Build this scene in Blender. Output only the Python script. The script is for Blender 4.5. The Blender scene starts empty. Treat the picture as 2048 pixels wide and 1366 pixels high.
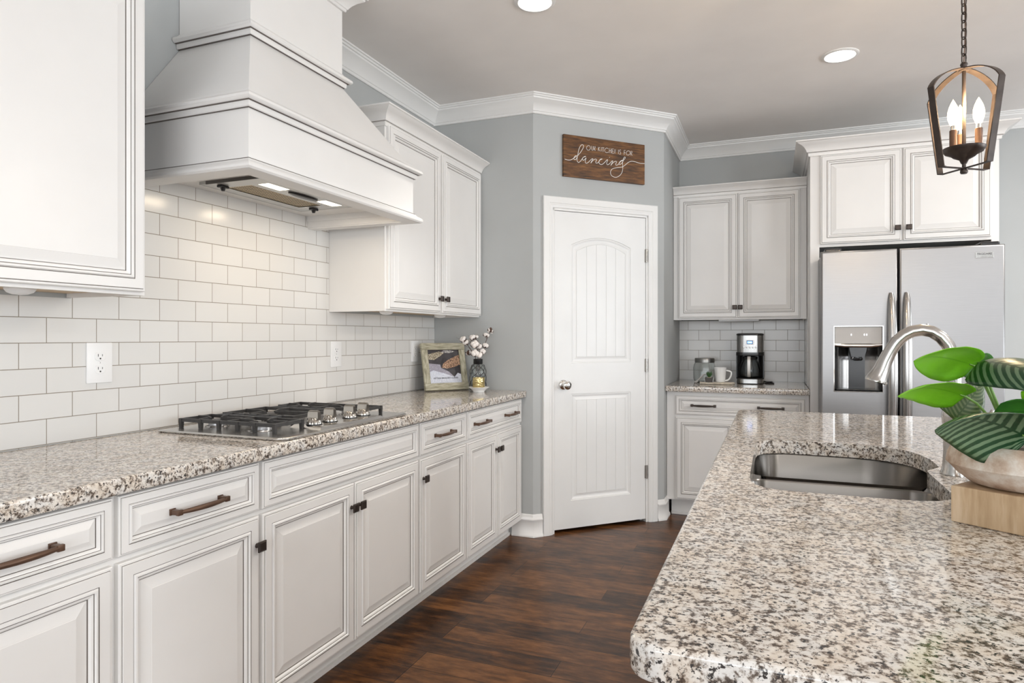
import bpy, bmesh, math, random
from mathutils import Vector, Matrix, noise
random.seed(7)
C = bpy.context.scene.collection
SC = bpy.context.scene
PI = math.pi

# ------------------------------------------------------------------ camera
cam_d = bpy.data.cameras.new('camera'); cam = bpy.data.objects.new('camera', cam_d); C.objects.link(cam)
cam_d.sensor_width = 36.0; cam_d.lens = 36.0 * 1308.4 / 2048.0; cam_d.shift_y = -8.4 / 2048.0
cam_d.clip_start = 0.05; cam_d.clip_end = 60
cam.location = (2.098, 0.0, 1.249); cam.rotation_euler = (PI / 2, 0, 0.38043)
SC.camera = cam
# ------------------------------------------------------------------ view, world
SC.view_settings.view_transform = 'Standard'; SC.view_settings.look = 'None'
SC.view_settings.exposure = 0.44; SC.view_settings.gamma = 1.0; SC.view_settings.use_curve_mapping = False
W = bpy.data.worlds.new('daylight'); SC.world = W; W.use_nodes = True
W.node_tree.nodes['Background'].inputs[0].default_value = (0.80, 0.90, 1.0, 1)
W.node_tree.nodes['Background'].inputs[1].default_value = 1.6
# ------------------------------------------------------------------ lights of the room and added fill
def area(name, loc, rot, sx, sy, power, color):
    d = bpy.data.lights.new(name, 'AREA'); d.shape = 'RECTANGLE'; d.size = sx; d.size_y = sy
    d.energy = power; d.color = color
    o = bpy.data.objects.new(name, d); C.objects.link(o); o.location = loc; o.rotation_euler = rot
    return o
# daylight through the two tall windows of the right wall, the patio doors behind the camera
area('window_daylight', (6.42, 1.15, 1.45), (0, PI / 2 + 0.15, 0), 2.0, 1.5, 26, (0.93, 0.97, 1.0))
area('window_daylight', (6.42, -1.45, 1.45), (0, PI / 2 + 0.15, 0), 2.0, 1.5, 92, (0.93, 0.97, 1.0))
area('patio_daylight', (2.7, -3.92, 1.55), (PI / 2 + 0.10, 0, 0), 4.4, 1.8, 70, (0.98, 0.99, 1.0))
area('window_daylight', (6.42, 3.60, 1.45), (0, PI / 2 + 0.15, 0), 1.6, 1.5, 40, (0.93, 0.97, 1.0))  # added third window light, fills the low far end of the room
def spot(name, loc, power, color, size=0.06, ang=2.6, blend=0.6):
    d = bpy.data.lights.new(name, 'SPOT'); d.energy = power; d.color = color; d.shadow_soft_size = size
    d.spot_size = ang; d.spot_blend = blend
    o = bpy.data.objects.new(name, d); C.objects.link(o); o.location = loc
    return o
CEIL = 2.755
# added fill lamps at ceiling height, out of view, with no fixtures
for lx, ly, le in ((4.30, 1.20, 20), (4.30, 3.40, 18), (3.0, -2.2, 12)):
    ld = bpy.data.lights.new('fill_lamp', 'AREA'); ld.shape = 'DISK'; ld.size = 0.15; ld.energy = le; ld.color = (1.0, 0.95, 0.89)
    lo = bpy.data.objects.new('fill_lamp', ld); C.objects.link(lo); lo.location = (lx, ly, CEIL - 0.02)
for lx, ly, le in ((1.15, 1.15, 16), (1.15, -0.45, 10)): spot('fill_spot', (lx, ly, CEIL - 0.03), le, (1.0, 0.95, 0.88), 0.07, 1.5, 0.8)  # unseen fill spots added over the aisle
spot('fill_spot', (1.45, 2.0, CEIL - 0.03), 24, (1.0, 0.95, 0.88), 0.07, 1.15, 0.8)  # narrow fill spot added to brighten the base cabinets by the cooktop

# ------------------------------------------------------------------ materials
def newmat(name):
    m = bpy.data.materials.new(name); m.use_nodes = True
    nt = m.node_tree; b = nt.nodes['Principled BSDF']
    return m, nt, b
def lk(nt, a, b): nt.links.new(a, b)
def node(nt, t, **kw):
    n = nt.nodes.new(t)
    for k, v in kw.items(): setattr(n, k, v)
    return n
def ramp(nt, fac, stops, interp='LINEAR'):
    r = node(nt, 'ShaderNodeValToRGB'); r.color_ramp.interpolation = interp
    el = r.color_ramp.elements
    while len(el) < len(stops): el.new(0.5)
    for e, (p, c) in zip(el, stops): e.position = p; e.color = (*c, 1)
    lk(nt, fac, r.inputs[0]); return r
def coords(nt, scale=(1, 1, 1), loc=(0, 0, 0), rot=(0, 0, 0), kind='Object'):
    tc = node(nt, 'ShaderNodeTexCoord'); mp = node(nt, 'ShaderNodeMapping')
    mp.inputs['Scale'].default_value = scale; mp.inputs['Location'].default_value = loc; mp.inputs['Rotation'].default_value = rot
    lk(nt, tc.outputs[kind], mp.inputs[0]); return mp.outputs[0]
def noise_n(nt, vec, scale, detail=3, rough=0.5):
    n = node(nt, 'ShaderNodeTexNoise'); n.inputs['Scale'].default_value = scale
    n.inputs['Detail'].default_value = detail; n.inputs['Roughness'].default_value = rough
    lk(nt, vec, n.inputs['Vector']); return n.outputs[0]
def bump(nt, b, h, strength=0.2, dist=0.002):
    bp = node(nt, 'ShaderNodeBump'); bp.inputs['Strength'].default_value = strength; bp.inputs['Distance'].default_value = dist
    lk(nt, h, bp.inputs['Height']); lk(nt, bp.outputs[0], b.inputs['Normal'])
def paint(name, col, rough=0.4, var=0.02, nscale=4.0, spec=0.5, bumpy=0.0, bscale=300, metal=0.0):
    m, nt, b = newmat(name)
    v = coords(nt); n = noise_n(nt, v, nscale)
    lo = tuple(max(0, c * (1 - var)) for c in col); hi = tuple(min(1, c * (1 + var)) for c in col)
    r = ramp(nt, n, [(0.3, lo), (0.7, hi)]); lk(nt, r.outputs[0], b.inputs['Base Color'])
    b.inputs['Roughness'].default_value = rough; b.inputs['Specular IOR Level'].default_value = spec
    b.inputs['Metallic'].default_value = metal
    if bumpy: bump(nt, b, noise_n(nt, v, bscale), bumpy, 0.001)
    return m
WHITE = paint('cabinet_white', (0.80, 0.785, 0.765), 0.34)
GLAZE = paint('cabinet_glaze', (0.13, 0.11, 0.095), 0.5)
TRIMW = paint('trim_white', (0.82, 0.815, 0.80), 0.38)
DOORW = paint('door_white', (0.80, 0.80, 0.79), 0.36)
WALLM = paint('wall_grey_blue', (0.455, 0.468, 0.465), 0.75, bumpy=0.05)
CEILM = paint('ceiling_paint', (0.88, 0.85, 0.825), 0.9, bumpy=0.05)
MAPLE = paint('maple_underside', (0.62, 0.46, 0.29), 0.5, 0.12, 12)
BRONZE = paint('bronze', (0.055, 0.042, 0.036), 0.38, 0.25, 30, metal=0.6)
BRONZE_BROWN = paint('bronze_brown', (0.13, 0.075, 0.05), 0.36, 0.2, 20, metal=0.5)
BLACKP = paint('black_plastic', (0.012, 0.012, 0.013), 0.25)
IRON = paint('cast_iron', (0.035, 0.033, 0.032), 0.42, 0.2, 60, bumpy=0.15, bscale=500)
OUTLETM = paint('outlet_plastic', (0.84, 0.84, 0.84), 0.3)
SLOT = paint('slot_dark', (0.03, 0.03, 0.03), 0.6)
PORC = paint('porcelain', (0.88, 0.88, 0.87), 0.15)
GAP_DARK = paint('gap_black', (0.015, 0.014, 0.013), 0.7)

def steel(name, col, rough, axis='Z', strength=0.12, aniso=0.5):
    m, nt, b = newmat(name)
    sc = {'Z': (60, 60, 1.2), 'X': (1.2, 60, 60), 'Y': (60, 1.2, 60)}[axis]
    v = coords(nt, sc); n = noise_n(nt, v, 8, 4)
    r = ramp(nt, n, [(0.3, tuple(c * 0.93 for c in col)), (0.7, col)]); lk(nt, r.outputs[0], b.inputs['Base Color'])
    b.inputs['Metallic'].default_value = 1.0
    mr = node(nt, 'ShaderNodeMapRange'); mr.inputs['To Min'].default_value = rough * 0.85; mr.inputs['To Max'].default_value = rough * 1.2
    lk(nt, n, mr.inputs[0]); lk(nt, mr.outputs[0], b.inputs['Roughness'])
    bump(nt, b, n, strength, 0.0004)
    return m
STEEL = steel('brushed_steel', (0.62, 0.63, 0.64), 0.27)
STEELX = steel('brushed_steel_side', (0.60, 0.59, 0.575), 0.24, 'Y')
FRIDGE = steel('fridge_steel', (0.30, 0.295, 0.295), 0.36, 'X', 0.05)
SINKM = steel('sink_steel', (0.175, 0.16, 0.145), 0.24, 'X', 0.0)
SATIN = steel('satin_nickel', (0.50, 0.48, 0.455), 0.22, 'Z', 0.05)
KNOBM = steel('knob_steel', (0.40, 0.37, 0.33), 0.18, 'Z', 0.0)
HANDM = steel('handle_steel', (0.34, 0.33, 0.32), 0.22, 'Z', 0.03)
CFM = steel('appliance_steel', (0.36, 0.355, 0.345), 0.26, 'Z', 0.05)
CHROME = steel('chrome', (0.78, 0.77, 0.75), 0.10, 'Z', 0.0)

def tile_mat(name, axis, ox, oz):
    m, nt, b = newmat(name)
    tc = node(nt, 'ShaderNodeTexCoord'); sp = node(nt, 'ShaderNodeSeparateXYZ'); lk(nt, tc.outputs['Object'], sp.inputs[0])
    cb = node(nt, 'ShaderNodeCombineXYZ')
    a1 = node(nt, 'ShaderNodeMath', operation='ADD'); a1.inputs[1].default_value = -ox
    a2 = node(nt, 'ShaderNodeMath', operation='ADD'); a2.inputs[1].default_value = -oz
    lk(nt, sp.outputs[axis], a1.inputs[0]); lk(nt, sp.outputs['Z'], a2.inputs[0])
    lk(nt, a1.outputs[0], cb.inputs[0]); lk(nt, a2.outputs[0], cb.inputs[1])
    br = node(nt, 'ShaderNodeTexBrick'); br.offset = 0.5; br.offset_frequency = 2; br.squash = 1.0
    br.inputs['Scale'].default_value = 1.0; br.inputs['Brick Width'].default_value = 0.1612; br.inputs['Row Height'].default_value = 0.0786
    br.inputs['Mortar Size'].default_value = 0.0013; br.inputs['Mortar Smooth'].default_value = 0.15; br.inputs['Bias'].default_value = -0.2
    br.inputs['Color1'].default_value = (0.72, 0.71, 0.69, 1); br.inputs['Color2'].default_value = (0.68, 0.672, 0.655, 1)
    br.inputs['Mortar'].default_value = (0.27, 0.235, 0.19, 1)
    lk(nt, cb.outputs[0], br.inputs['Vector']); lk(nt, br.outputs[0], b.inputs['Base Color'])
    mr = node(nt, 'ShaderNodeMapRange'); mr.inputs['To Min'].default_value = 0.19; mr.inputs['To Max'].default_value = 0.7
    lk(nt, br.outputs[1], mr.inputs[0]); lk(nt, mr.outputs[0], b.inputs['Roughness'])
    inv = node(nt, 'ShaderNodeMath', operation='SUBTRACT'); inv.inputs[0].default_value = 1.0; lk(nt, br.outputs[1], inv.inputs[1])
    nz = noise_n(nt, cb.outputs[0], 9, 1); mm = node(nt, 'ShaderNodeMath', operation='MULTIPLY_ADD'); mm.inputs[1].default_value = 0.5
    lk(nt, nz, mm.inputs[0]); lk(nt, inv.outputs[0], mm.inputs[2])
    bump(nt, b, mm.outputs[0], 0.5, 0.0012)
    return m
TILE_L = tile_mat('subway_tile_left', 'Y', 1.3483 - 0.0806, 1.2315)
TILE_B = tile_mat('subway_tile_back', 'X', 1.873 - 0.0806, 1.2265)
TILE_S = tile_mat('subway_tile_side', 'Y', 5.30, 1.2265)

def granite_mat():
    m, nt, b = newmat('speckled_granite')
    v = coords(nt)
    n1 = noise_n(nt, v, 100, 5, 0.66)      # taupe and brown mineral patches
    n2 = noise_n(nt, v, 160, 5, 0.65)     # near-black grains
    n3 = noise_n(nt, v, 26, 3, 0.55)      # cream to grey drift
    base = ramp(nt, n3, [(0.36, (0.74, 0.68, 0.61)), (0.5, (0.82, 0.79, 0.75)), (0.64, (0.77, 0.77, 0.765))])
    patch = ramp(nt, n1, [(0.30, (0.93, 0.91, 0.88)), (0.485, (0.84, 0.81, 0.775)), (0.55, (0.50, 0.45, 0.405)), (0.60, (0.15, 0.12, 0.10)), (0.70, (0.07, 0.055, 0.048))])
    mx = node(nt, 'ShaderNodeMix', data_type='RGBA', blend_type='MULTIPLY'); mx.inputs[0].default_value = 1.0; lk(nt, base.outputs[0], mx.inputs[6]); lk(nt, patch.outputs[0], mx.inputs[7])
    g = node(nt, 'ShaderNodeMix', data_type='RGBA', blend_type='ADD'); g.inputs[0].default_value = 1.0; lk(nt, mx.outputs[2], g.inputs[6]); g.inputs[7].default_value = (0.015, 0.012, 0.010, 1)
    m2 = ramp(nt, n2, [(0.56, (0, 0, 0)), (0.60, (1, 1, 1))])
    mx2 = node(nt, 'ShaderNodeMix', data_type='RGBA'); lk(nt, m2.outputs[0], mx2.inputs[0]); lk(nt, g.outputs[2], mx2.inputs[6]); mx2.inputs[7].default_value = (0.045, 0.04, 0.038, 1)
    lk(nt, mx2.outputs[2], b.inputs['Base Color'])
    b.inputs['Roughness'].default_value = 0.085; b.inputs['Specular IOR Level'].default_value = 0.55
    return m
GRANITE = granite_mat()

def floor_mat():
    m, nt, b = newmat('dark_hardwood')
    v = coords(nt)
    br = node(nt, 'ShaderNodeTexBrick'); br.offset = 0.37; br.offset_frequency = 3; br.squash = 1
    br.inputs['Scale'].default_value = 1; br.inputs['Brick Width'].default_value = 0.82; br.inputs['Row Height'].default_value = 0.127
    br.inputs['Mortar Size'].default_value = 0.0015; br.inputs['Mortar Smooth'].default_value = 0.3; br.inputs['Bias'].default_value = 0.0
    br.inputs['Color1'].default_value = (0.0, 0.0, 0.0, 1); br.inputs['Color2'].default_value = (1, 1, 1, 1); br.inputs['Mortar'].default_value = (0.5, 0.5, 0.5, 1)
    lk(nt, v, br.inputs['Vector'])
    vs = coords(nt, (4.0, 18, 1)); g = noise_n(nt, vs, 2.0, 7, 0.66)
    big = noise_n(nt, coords(nt, (3.0, 7, 1)), 2.2, 5, 0.62)
    a = node(nt, 'ShaderNodeMath', operation='MULTIPLY_ADD'); a.inputs[1].default_value = 0.36; lk(nt, br.outputs[0], a.inputs[0]); lk(nt, g, a.inputs[2])
    a2 = node(nt, 'ShaderNodeMath', operation='MULTIPLY_ADD'); a2.inputs[1].default_value = 0.9; lk(nt, big, a2.inputs[0]); lk(nt, a.outputs[0], a2.inputs[2])
    r = ramp(nt, a2.outputs[0], [(0.62, (0.010, 0.006, 0.004)), (0.9, (0.043, 0.019, 0.009)), (1.15, (0.105, 0.043, 0.015)), (1.0, (0.215, 0.092, 0.032))])
    el = r.color_ramp.elements; el[0].position = 0.40; el[1].position = 0.55; el[2].position = 0.68; el[3].position = 0.86
    sc = node(nt, 'ShaderNodeMath', operation='MULTIPLY'); sc.inputs[1].default_value = 0.58; lk(nt, a2.outputs[0], sc.inputs[0]); lk(nt, sc.outputs[0], r.inputs[0])
    mx = node(nt, 'ShaderNodeMix', data_type='RGBA'); lk(nt, br.outputs[1], mx.inputs[0]); lk(nt, r.outputs[0], mx.inputs[6]); mx.inputs[7].default_value = (0.01, 0.006, 0.004, 1)
    lk(nt, mx.outputs[2], b.inputs['Base Color'])
    b.inputs['Roughness'].default_value = 0.28; b.inputs['Specular IOR Level'].default_value = 0.22
    hh = node(nt, 'ShaderNodeMath', operation='SUBTRACT'); lk(nt, g, hh.inputs[0]); lk(nt, br.outputs[1], hh.inputs[1])
    bump(nt, b, hh.outputs[0], 0.35, 0.002)
    return m
FLOORM = floor_mat()

def wood_mat(name, c1, c2, c3, sc=(3, 40, 40), rough=0.5, nscale=2.0, rot=(0, 0, 0)):
    m, nt, b = newmat(name)
    g = noise_n(nt, coords(nt, sc, rot=rot), nscale, 6, 0.62)
    r = ramp(nt, g, [(0.30, c1), (0.5, c2), (0.68, c3)]); lk(nt, r.outputs[0], b.inputs['Base Color'])
    b.inputs['Roughness'].default_value = rough; bump(nt, b, g, 0.15, 0.001)
    return m
SIGNW = wood_mat('stained_sign_wood', (0.022, 0.010, 0.005), (0.12, 0.048, 0.012), (0.25, 0.11, 0.030), (4, 4, 34), 0.5)
BLOCKW = wood_mat('oak_block', (0.36, 0.235, 0.125), (0.50, 0.35, 0.21), (0.62, 0.47, 0.32), (22, 22, 2.5), 0.45)
FRAMEV = wood_mat('whitewashed_frame_upright', (0.20, 0.185, 0.12), (0.42, 0.39, 0.28), (0.60, 0.56, 0.44), (40, 40, 3), 0.6)
FRAMEW = wood_mat('whitewashed_frame', (0.22, 0.20, 0.13), (0.42, 0.39, 0.28), (0.62, 0.58, 0.46), (7, 7, 60), 0.6)
def glass(name, col=(0.95, 0.98, 0.98), rough=0.0, ior=1.35, alpha=None):
    m, nt, b = newmat(name); b.inputs['Base Color'].default_value = (*col, 1)
    b.inputs['Transmission Weight'].default_value = 1.0; b.inputs['Roughness'].default_value = rough; b.inputs['IOR'].default_value = ior
    return m
GLASS = glass('clear_glass', (0.96, 0.985, 0.98), 0.0, 1.30)
def emit(name, col, st):
    m, nt, b = newmat(name); b.inputs['Base Color'].default_value = (*col, 1)
    b.inputs['Emission Color'].default_value = (*col, 1); b.inputs['Emission Strength'].default_value = st
    return m

# ------------------------------------------------------------------ mesh helpers
class MB:
    def __init__(s): s.v = []; s.f = []; s.m = []
    def add(s, vs, fs, mi=0):
        o = len(s.v); s.v += [Vector(v) for v in vs]; s.f += [[i + o for i in f] for f in fs]; s.m += [mi] * len(fs)
        return s
    def box(s, x0, x1, y0, y1, z0, z1, mi=0, bev=0.0):
        if bev > 0:
            bm = bmesh.new(); bmesh.ops.create_cube(bm, size=1)
            for v in bm.verts: v.co = Vector(((x0 + x1) / 2 + v.co.x * (x1 - x0), (y0 + y1) / 2 + v.co.y * (y1 - y0), (z0 + z1) / 2 + v.co.z * (z1 - z0)))
            bmesh.ops.bevel(bm, geom=bm.edges[:], offset=bev, segments=2, affect='EDGES', profile=0.6)
            bm.verts.index_update(); s.add([v.co.copy() for v in bm.verts], [[v.index for v in f.verts] for f in bm.faces], mi); bm.free()
            return s
        vs = [(x, y, z) for x in (x0, x1) for y in (y0, y1) for z in (z0, z1)]
        s.add(vs, [(0, 1, 3, 2), (4, 6, 7, 5), (0, 4, 5, 1), (2, 3, 7, 6), (0, 2, 6, 4), (1, 5, 7, 3)], mi); return s
    def loft(s, rings, mi=0, close=True, cap0=False, cap1=False, mis=None):
        n = len(rings[0]); vs = [p for r in rings for p in r]; fs = []; ms = []
        for i in range(len(rings) - 1):
            for j in range(n if close else n - 1):
                k = (j + 1) % n
                fs.append((i * n + j, i * n + k, (i + 1) * n + k, (i + 1) * n + j)); ms.append(mis[i] if mis else mi)
        if cap0: fs.append(tuple(reversed(range(n)))); ms.append(mis[0] if mis else mi)
        if cap1: fs.append(tuple((len(rings) - 1) * n + j for j in range(n))); ms.append(mis[-1] if mis else mi)
        o = len(s.v); s.v += [Vector(v) for v in vs]; s.f += [[i + o for i in f] for f in fs]; s.m += ms
        return s
    def lathe(s, prof, c=(0, 0, 0), n=32, mi=0, cap0=True, cap1=True, M=None, sx=1, sy=1):
        rings = []
        for r, z in prof:
            ring = [Vector((math.cos(2 * PI * j / n) * r * sx, math.sin(2 * PI * j / n) * r * sy, z)) for j in range(n)]
            if M: ring = [M @ p for p in ring]
            rings.append([p + Vector(c) for p in ring])
        return s.loft(rings, mi, True, cap0, cap1)
    def tube(s, pts, r, n=8, mi=0, cap=True, flat=None):
        pts = [Vector(p) for p in pts]; rs = r if isinstance(r, (list, tuple)) else [r] * len(pts)
        t0 = (pts[1] - pts[0]).normalized(); up = Vector((0, 0, 1)) if abs(t0.z) < 0.9 else Vector((1, 0, 0))
        nrm = t0.cross(up).normalized(); rings = []
        for i, p in enumerate(pts):
            t = (pts[min(i + 1, len(pts) - 1)] - pts[max(i - 1, 0)])
            t = t.normalized() if t.length > 1e-9 else t0
            nrm = (nrm - t * nrm.dot(t)); nrm = nrm.normalized() if nrm.length > 1e-6 else t.orthogonal().normalized()
            bn = t.cross(nrm)
            rings.append([p + (nrm * math.cos(2 * PI * j / n) + bn * math.sin(2 * PI * j / n)) * rs[i] for j in range(n)])
        return s.loft(rings, mi, True, cap, cap)
    def strip(s, pts, width_dir, w, t, mi=0, thick_dirs=None):
        """flat bar following pts; width along width_dir, thickness t"""
        wd = Vector(width_dir).normalized(); pts = [Vector(p) for p in pts]; rings = []
        for i, p in enumerate(pts):
            tg = (pts[min(i + 1, len(pts) - 1)] - pts[max(i - 1, 0)]).normalized(); nn = tg.cross(wd).normalized()
            rings.append([p + wd * w / 2 + nn * t / 2, p - wd * w / 2 + nn * t / 2, p - wd * w / 2 - nn * t / 2, p + wd * w / 2 - nn * t / 2])
        return s.loft(rings, mi, True, True, True)
    def prism(s, poly, z0, z1, mi=0):
        n = len(poly); vs = [(x, y, z0) for x, y in poly] + [(x, y, z1) for x, y in poly]
        fs = [tuple(reversed(range(n))), tuple(range(n, 2 * n))] + [(i, (i + 1) % n, n + (i + 1) % n, n + i) for i in range(n)]
        return s.add(vs, fs, mi)
    def sphere(s, c, rx, ry, rz, n=12, m=8, mi=0):
        prof = [(math.sin(PI * i / m), -math.cos(PI * i / m)) for i in range(m + 1)]
        prof[0] = (0.001, -1); prof[-1] = (0.001, 1)
        rings = [[Vector((c[0] + math.cos(2 * PI * j / n) * r * rx, c[1] + math.sin(2 * PI * j / n) * r * ry, c[2] + z * rz)) for j in range(n)] for r, z in prof]
        return s.loft(rings, mi, True, True, True)
    def xf(s, M, start=0):
        for i in range(start, len(s.v)): s.v[i] = M @ s.v[i]
        return s
def obj(name, mb, mats, parent=None, smooth=None, bevel=0.0, subsurf=0, solid=0.0):
    me = bpy.data.meshes.new(name); me.from_pydata([tuple(v) for v in mb.v], [], mb.f)
    if not isinstance(mats, (list, tuple)): mats = [mats]
    for m in mats: me.materials.append(m)
    for p, mi in zip(me.polygons, mb.m): p.material_index = mi
    bm = bmesh.new(); bm.from_mesh(me); bmesh.ops.recalc_face_normals(bm, faces=bm.faces); bm.to_mesh(me); bm.free()
    o = bpy.data.objects.new(name, me); C.objects.link(o)
    if parent: o.parent = parent
    if smooth is not None:
        for p in me.polygons: p.use_smooth = True
        me.update()
        try: me.set_sharp_from_angle(angle=math.radians(smooth))
        except Exception: pass
    if bevel:
        md = o.modifiers.new('bevel', 'BEVEL'); md.width = bevel; md.segments = 2; md.limit_method = 'ANGLE'; md.angle_limit = 0.6
        md.harden_normals = False
    if solid:
        md = o.modifiers.new('solid', 'SOLIDIFY'); md.thickness = solid; md.offset = 0
    if subsurf:
        md = o.modifiers.new('sub', 'SUBSURF'); md.levels = subsurf; md.render_levels = subsurf
    return o
def tag(o, label, cat, group=None):
    o['label'] = label; o['category'] = cat
    if group: o['group'] = group
    return o
def thing(name, label, cat, loc=(0, 0, 0), group=None):
    o = bpy.data.objects.new(name, None); C.objects.link(o); o.empty_display_size = 0.05
    o.location = loc; return tag(o, label, cat, group)
def place(o, root):
    """parent o (built in world coordinates) to root, keeping it where it is"""
    o.parent = root; o.matrix_parent_inverse = Matrix.Translation(root.location).inverted(); return o
def part(name, mb, mats, root, **kw):
    o = obj(name, mb, mats, **kw)
    if root.type == 'EMPTY': place(o, root)
    else: o.parent = root; o.matrix_parent_inverse = root.matrix_parent_inverse.inverted() if False else Matrix.Identity(4); o.matrix_parent_inverse = Matrix.Identity(4)
    return o
def struct(name, mb, mats, parent=None, **kw):
    o = obj(name, mb, mats, parent, **kw)
    if not parent: o['kind'] = 'structure'
    return o
def fill_with_holes(mb, outer, holes, zf, mi=0):
    """triangulated face between an outer loop and hole loops; zf maps (a,b) to a 3D point"""
    bm = bmesh.new(); es = []
    for loop in [outer] + holes:
        vs = [bm.verts.new((p[0], p[1], 0)) for p in loop]
        es += [bm.edges.new((vs[i], vs[(i + 1) % len(vs)])) for i in range(len(vs))]
    bmesh.ops.triangle_fill(bm, use_beauty=True, use_dissolve=False, edges=es)
    bm.verts.index_update()
    mb.add([zf(v.co.x, v.co.y) for v in bm.verts], [[v.index for v in f.verts] for f in bm.faces], mi); bm.free()
def frame_M(o, u, n):
    """local (u, v=up, n=outward) to world"""
    u = Vector(u).normalized(); n = Vector(n).normalized()
    return Matrix(((u.x, 0, n.x, o[0]), (u.y, 0, n.y, o[1]), (u.z, 1, n.z, o[2]), (0, 0, 0, 1)))

# ================================================================== THE ROOM
RX, YF, YB = 6.5, -4.0, 5.34          # right wall, wall behind the camera, back wall
CL = [(0, YF), (0, 3.85), (0.70, 3.85), (1.40, 4.55), (1.40, YB), (RX, YB), (RX, YF)]   # room outline
f = MB(); f.box(-0.15, RX + 0.15, YF - 0.15, YB + 0.15, -0.08, 0.0); struct('floor', f, FLOORM)
f = MB(); f.box(-0.15, RX + 0.15, YF - 0.15, YB + 0.15, CEIL, CEIL + 0.1); struct('ceiling', f, CEILM)
T = 0.12
w = MB(); w.box(-T, 0, YF, 3.85, 0, CEIL); struct('wall_left', w, WALLM)
w = MB(); w.box(-T, 0.70, 3.85, 3.85 + T, 0, CEIL); struct('wall_pantry_side', w, WALLM)
# diagonal pantry wall with the door opening
DO = Vector((0.70, 3.85, 0)); DU = Vector((1, 1, 0)).normalized(); DN = Vector((1, -1, 0)).normalized()
DL = 0.99
MD = frame_M(DO, DU, DN)
d0, d1, dz = 0.132, 0.862, 2.075      # opening
w = MB()
w.box(0, d0, 0, CEIL, -T, 0); w.box(d1, DL, 0, CEIL, -T, 0); w.box(d0, d1, dz, CEIL, -T, 0); w.xf(MD)
struct('wall_diagonal', w, WALLM)
w = MB(); w.box(1.40 - T, 1.40, 4.55, YB, 0, CEIL); struct('wall_recess', w, WALLM)
w = MB(); w.box(1.40 - T, RX, YB, YB + T, 0, CEIL); struct('wall_back', w, WALLM)
# pantry darkness behind the door: its own side walls already close it; right wall with two windows and an added third
def wall_windows(name, x, ys, z0, z1):
    w = MB(); y = YF
    for a, b_ in ys:
        w.box(x, x + T, y, a, 0, CEIL); w.box(x, x + T, a, b_, 0, z0); w.box(x, x + T, a, b_, z1, CEIL); y = b_
    w.box(x, x + T, y, YB, 0, CEIL); struct(name, w, WALLM)
wall_windows('wall_right', RX, [(-2.45, -0.45), (0.15, 2.15), (2.80, 4.40)], 0.7, 2.2)  # last opening is added to let fill light reach the far end
for i, (a, b_) in enumerate([(-2.45, -0.45), (0.15, 2.15), (2.80, 4.40)]):
    w = MB(); x0, x1 = RX - 0.03, RX + 0.05
    w.box(x0, x1, a, a + 0.06, 0.7, 2.2); w.box(x0, x1, b_ - 0.06, b_, 0.7, 2.2); w.box(x0, x1, a, b_, 0.7, 0.76); w.box(x0, x1, a, b_, 2.14, 2.2)
    m_ = (a + b_) / 2; w.box(x0, x1, m_ - 0.03, m_ + 0.03, 0.76, 2.14); w.box(x0, x1, a + 0.06, b_ - 0.06, 1.43, 1.47)
    struct('window_%d' % (i + 1), w, TRIMW)
w = MB(); w.box(0, 0.4, YF - T, YF, 0, CEIL); w.box(5.0, RX, YF - T, YF, 0, CEIL); w.box(0.4, 5.0, YF - T, YF, 2.5, CEIL); w.box(0.4, 5.0, YF - T, YF, 0, 0.6); struct('wall_front', w, WALLM)
w = MB()
for xa in (0.4, 1.53, 2.67, 3.81, 4.94): w.box(xa, xa + 0.06, YF - 0.06, YF + 0.02, 0.6, 2.5)
w.box(0.4, 5.0, YF - 0.06, YF + 0.02, 2.44, 2.5); w.box(0.4, 5.0, YF - 0.06, YF + 0.02, 0.58, 0.68)
struct('window_4', w, TRIMW)

# crown moulding: profile swept with mitred corners along the wall line (offset out, z)
def sweep(mb, path, prof, closed=False, mi=0, mis=None, cap=True):
    """path: list of (x,y) with the room on the right-hand side of travel direction; prof: (offset, z)"""
    P = [Vector((p[0], p[1])) for p in path]; n = len(P); rings = []
    def nr(a, b_): d = (b_ - a).normalized(); return Vector((d.y, -d.x))
    for i in range(n):
        if closed or 0 < i < n - 1:
            a = nr(P[(i - 1) % n], P[i]); b_ = nr(P[i], P[(i + 1) % n]); q = (a + b_); q = q / q.length_squared * 2 if q.length > 1e-6 else a
            q = (a + b_) / (1 + a.dot(b_))
        else: q = nr(P[0], P[1]) if i == 0 else nr(P[-2], P[-1])
        rings.append([Vector((P[i].x + q.x * o_, P[i].y + q.y * o_, z)) for o_, z in prof])
    if closed: rings.append(rings[0])
    mb.loft(rings, mi, True, cap and not closed, cap and not closed)
Z = CEIL
CROWN = [(0.0005, Z - 0.105), (0.010, Z - 0.105), (0.013, Z - 0.100), (0.013, Z - 0.092), (0.018, Z - 0.089), (0.020, Z - 0.083), (0.030, Z - 0.066), (0.046, Z - 0.047), (0.062, Z - 0.034), (0.070, Z - 0.028), (0.072, Z - 0.020), (0.079, Z - 0.018), (0.083, Z - 0.010), (0.090, Z - 0.008), (0.092, Z - 0.0005), (0.0005, Z - 0.0005)]
w = MB(); sweep(w, CL, CROWN, closed=True); struct('trim_1', w, TRIMW, smooth=30)

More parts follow.
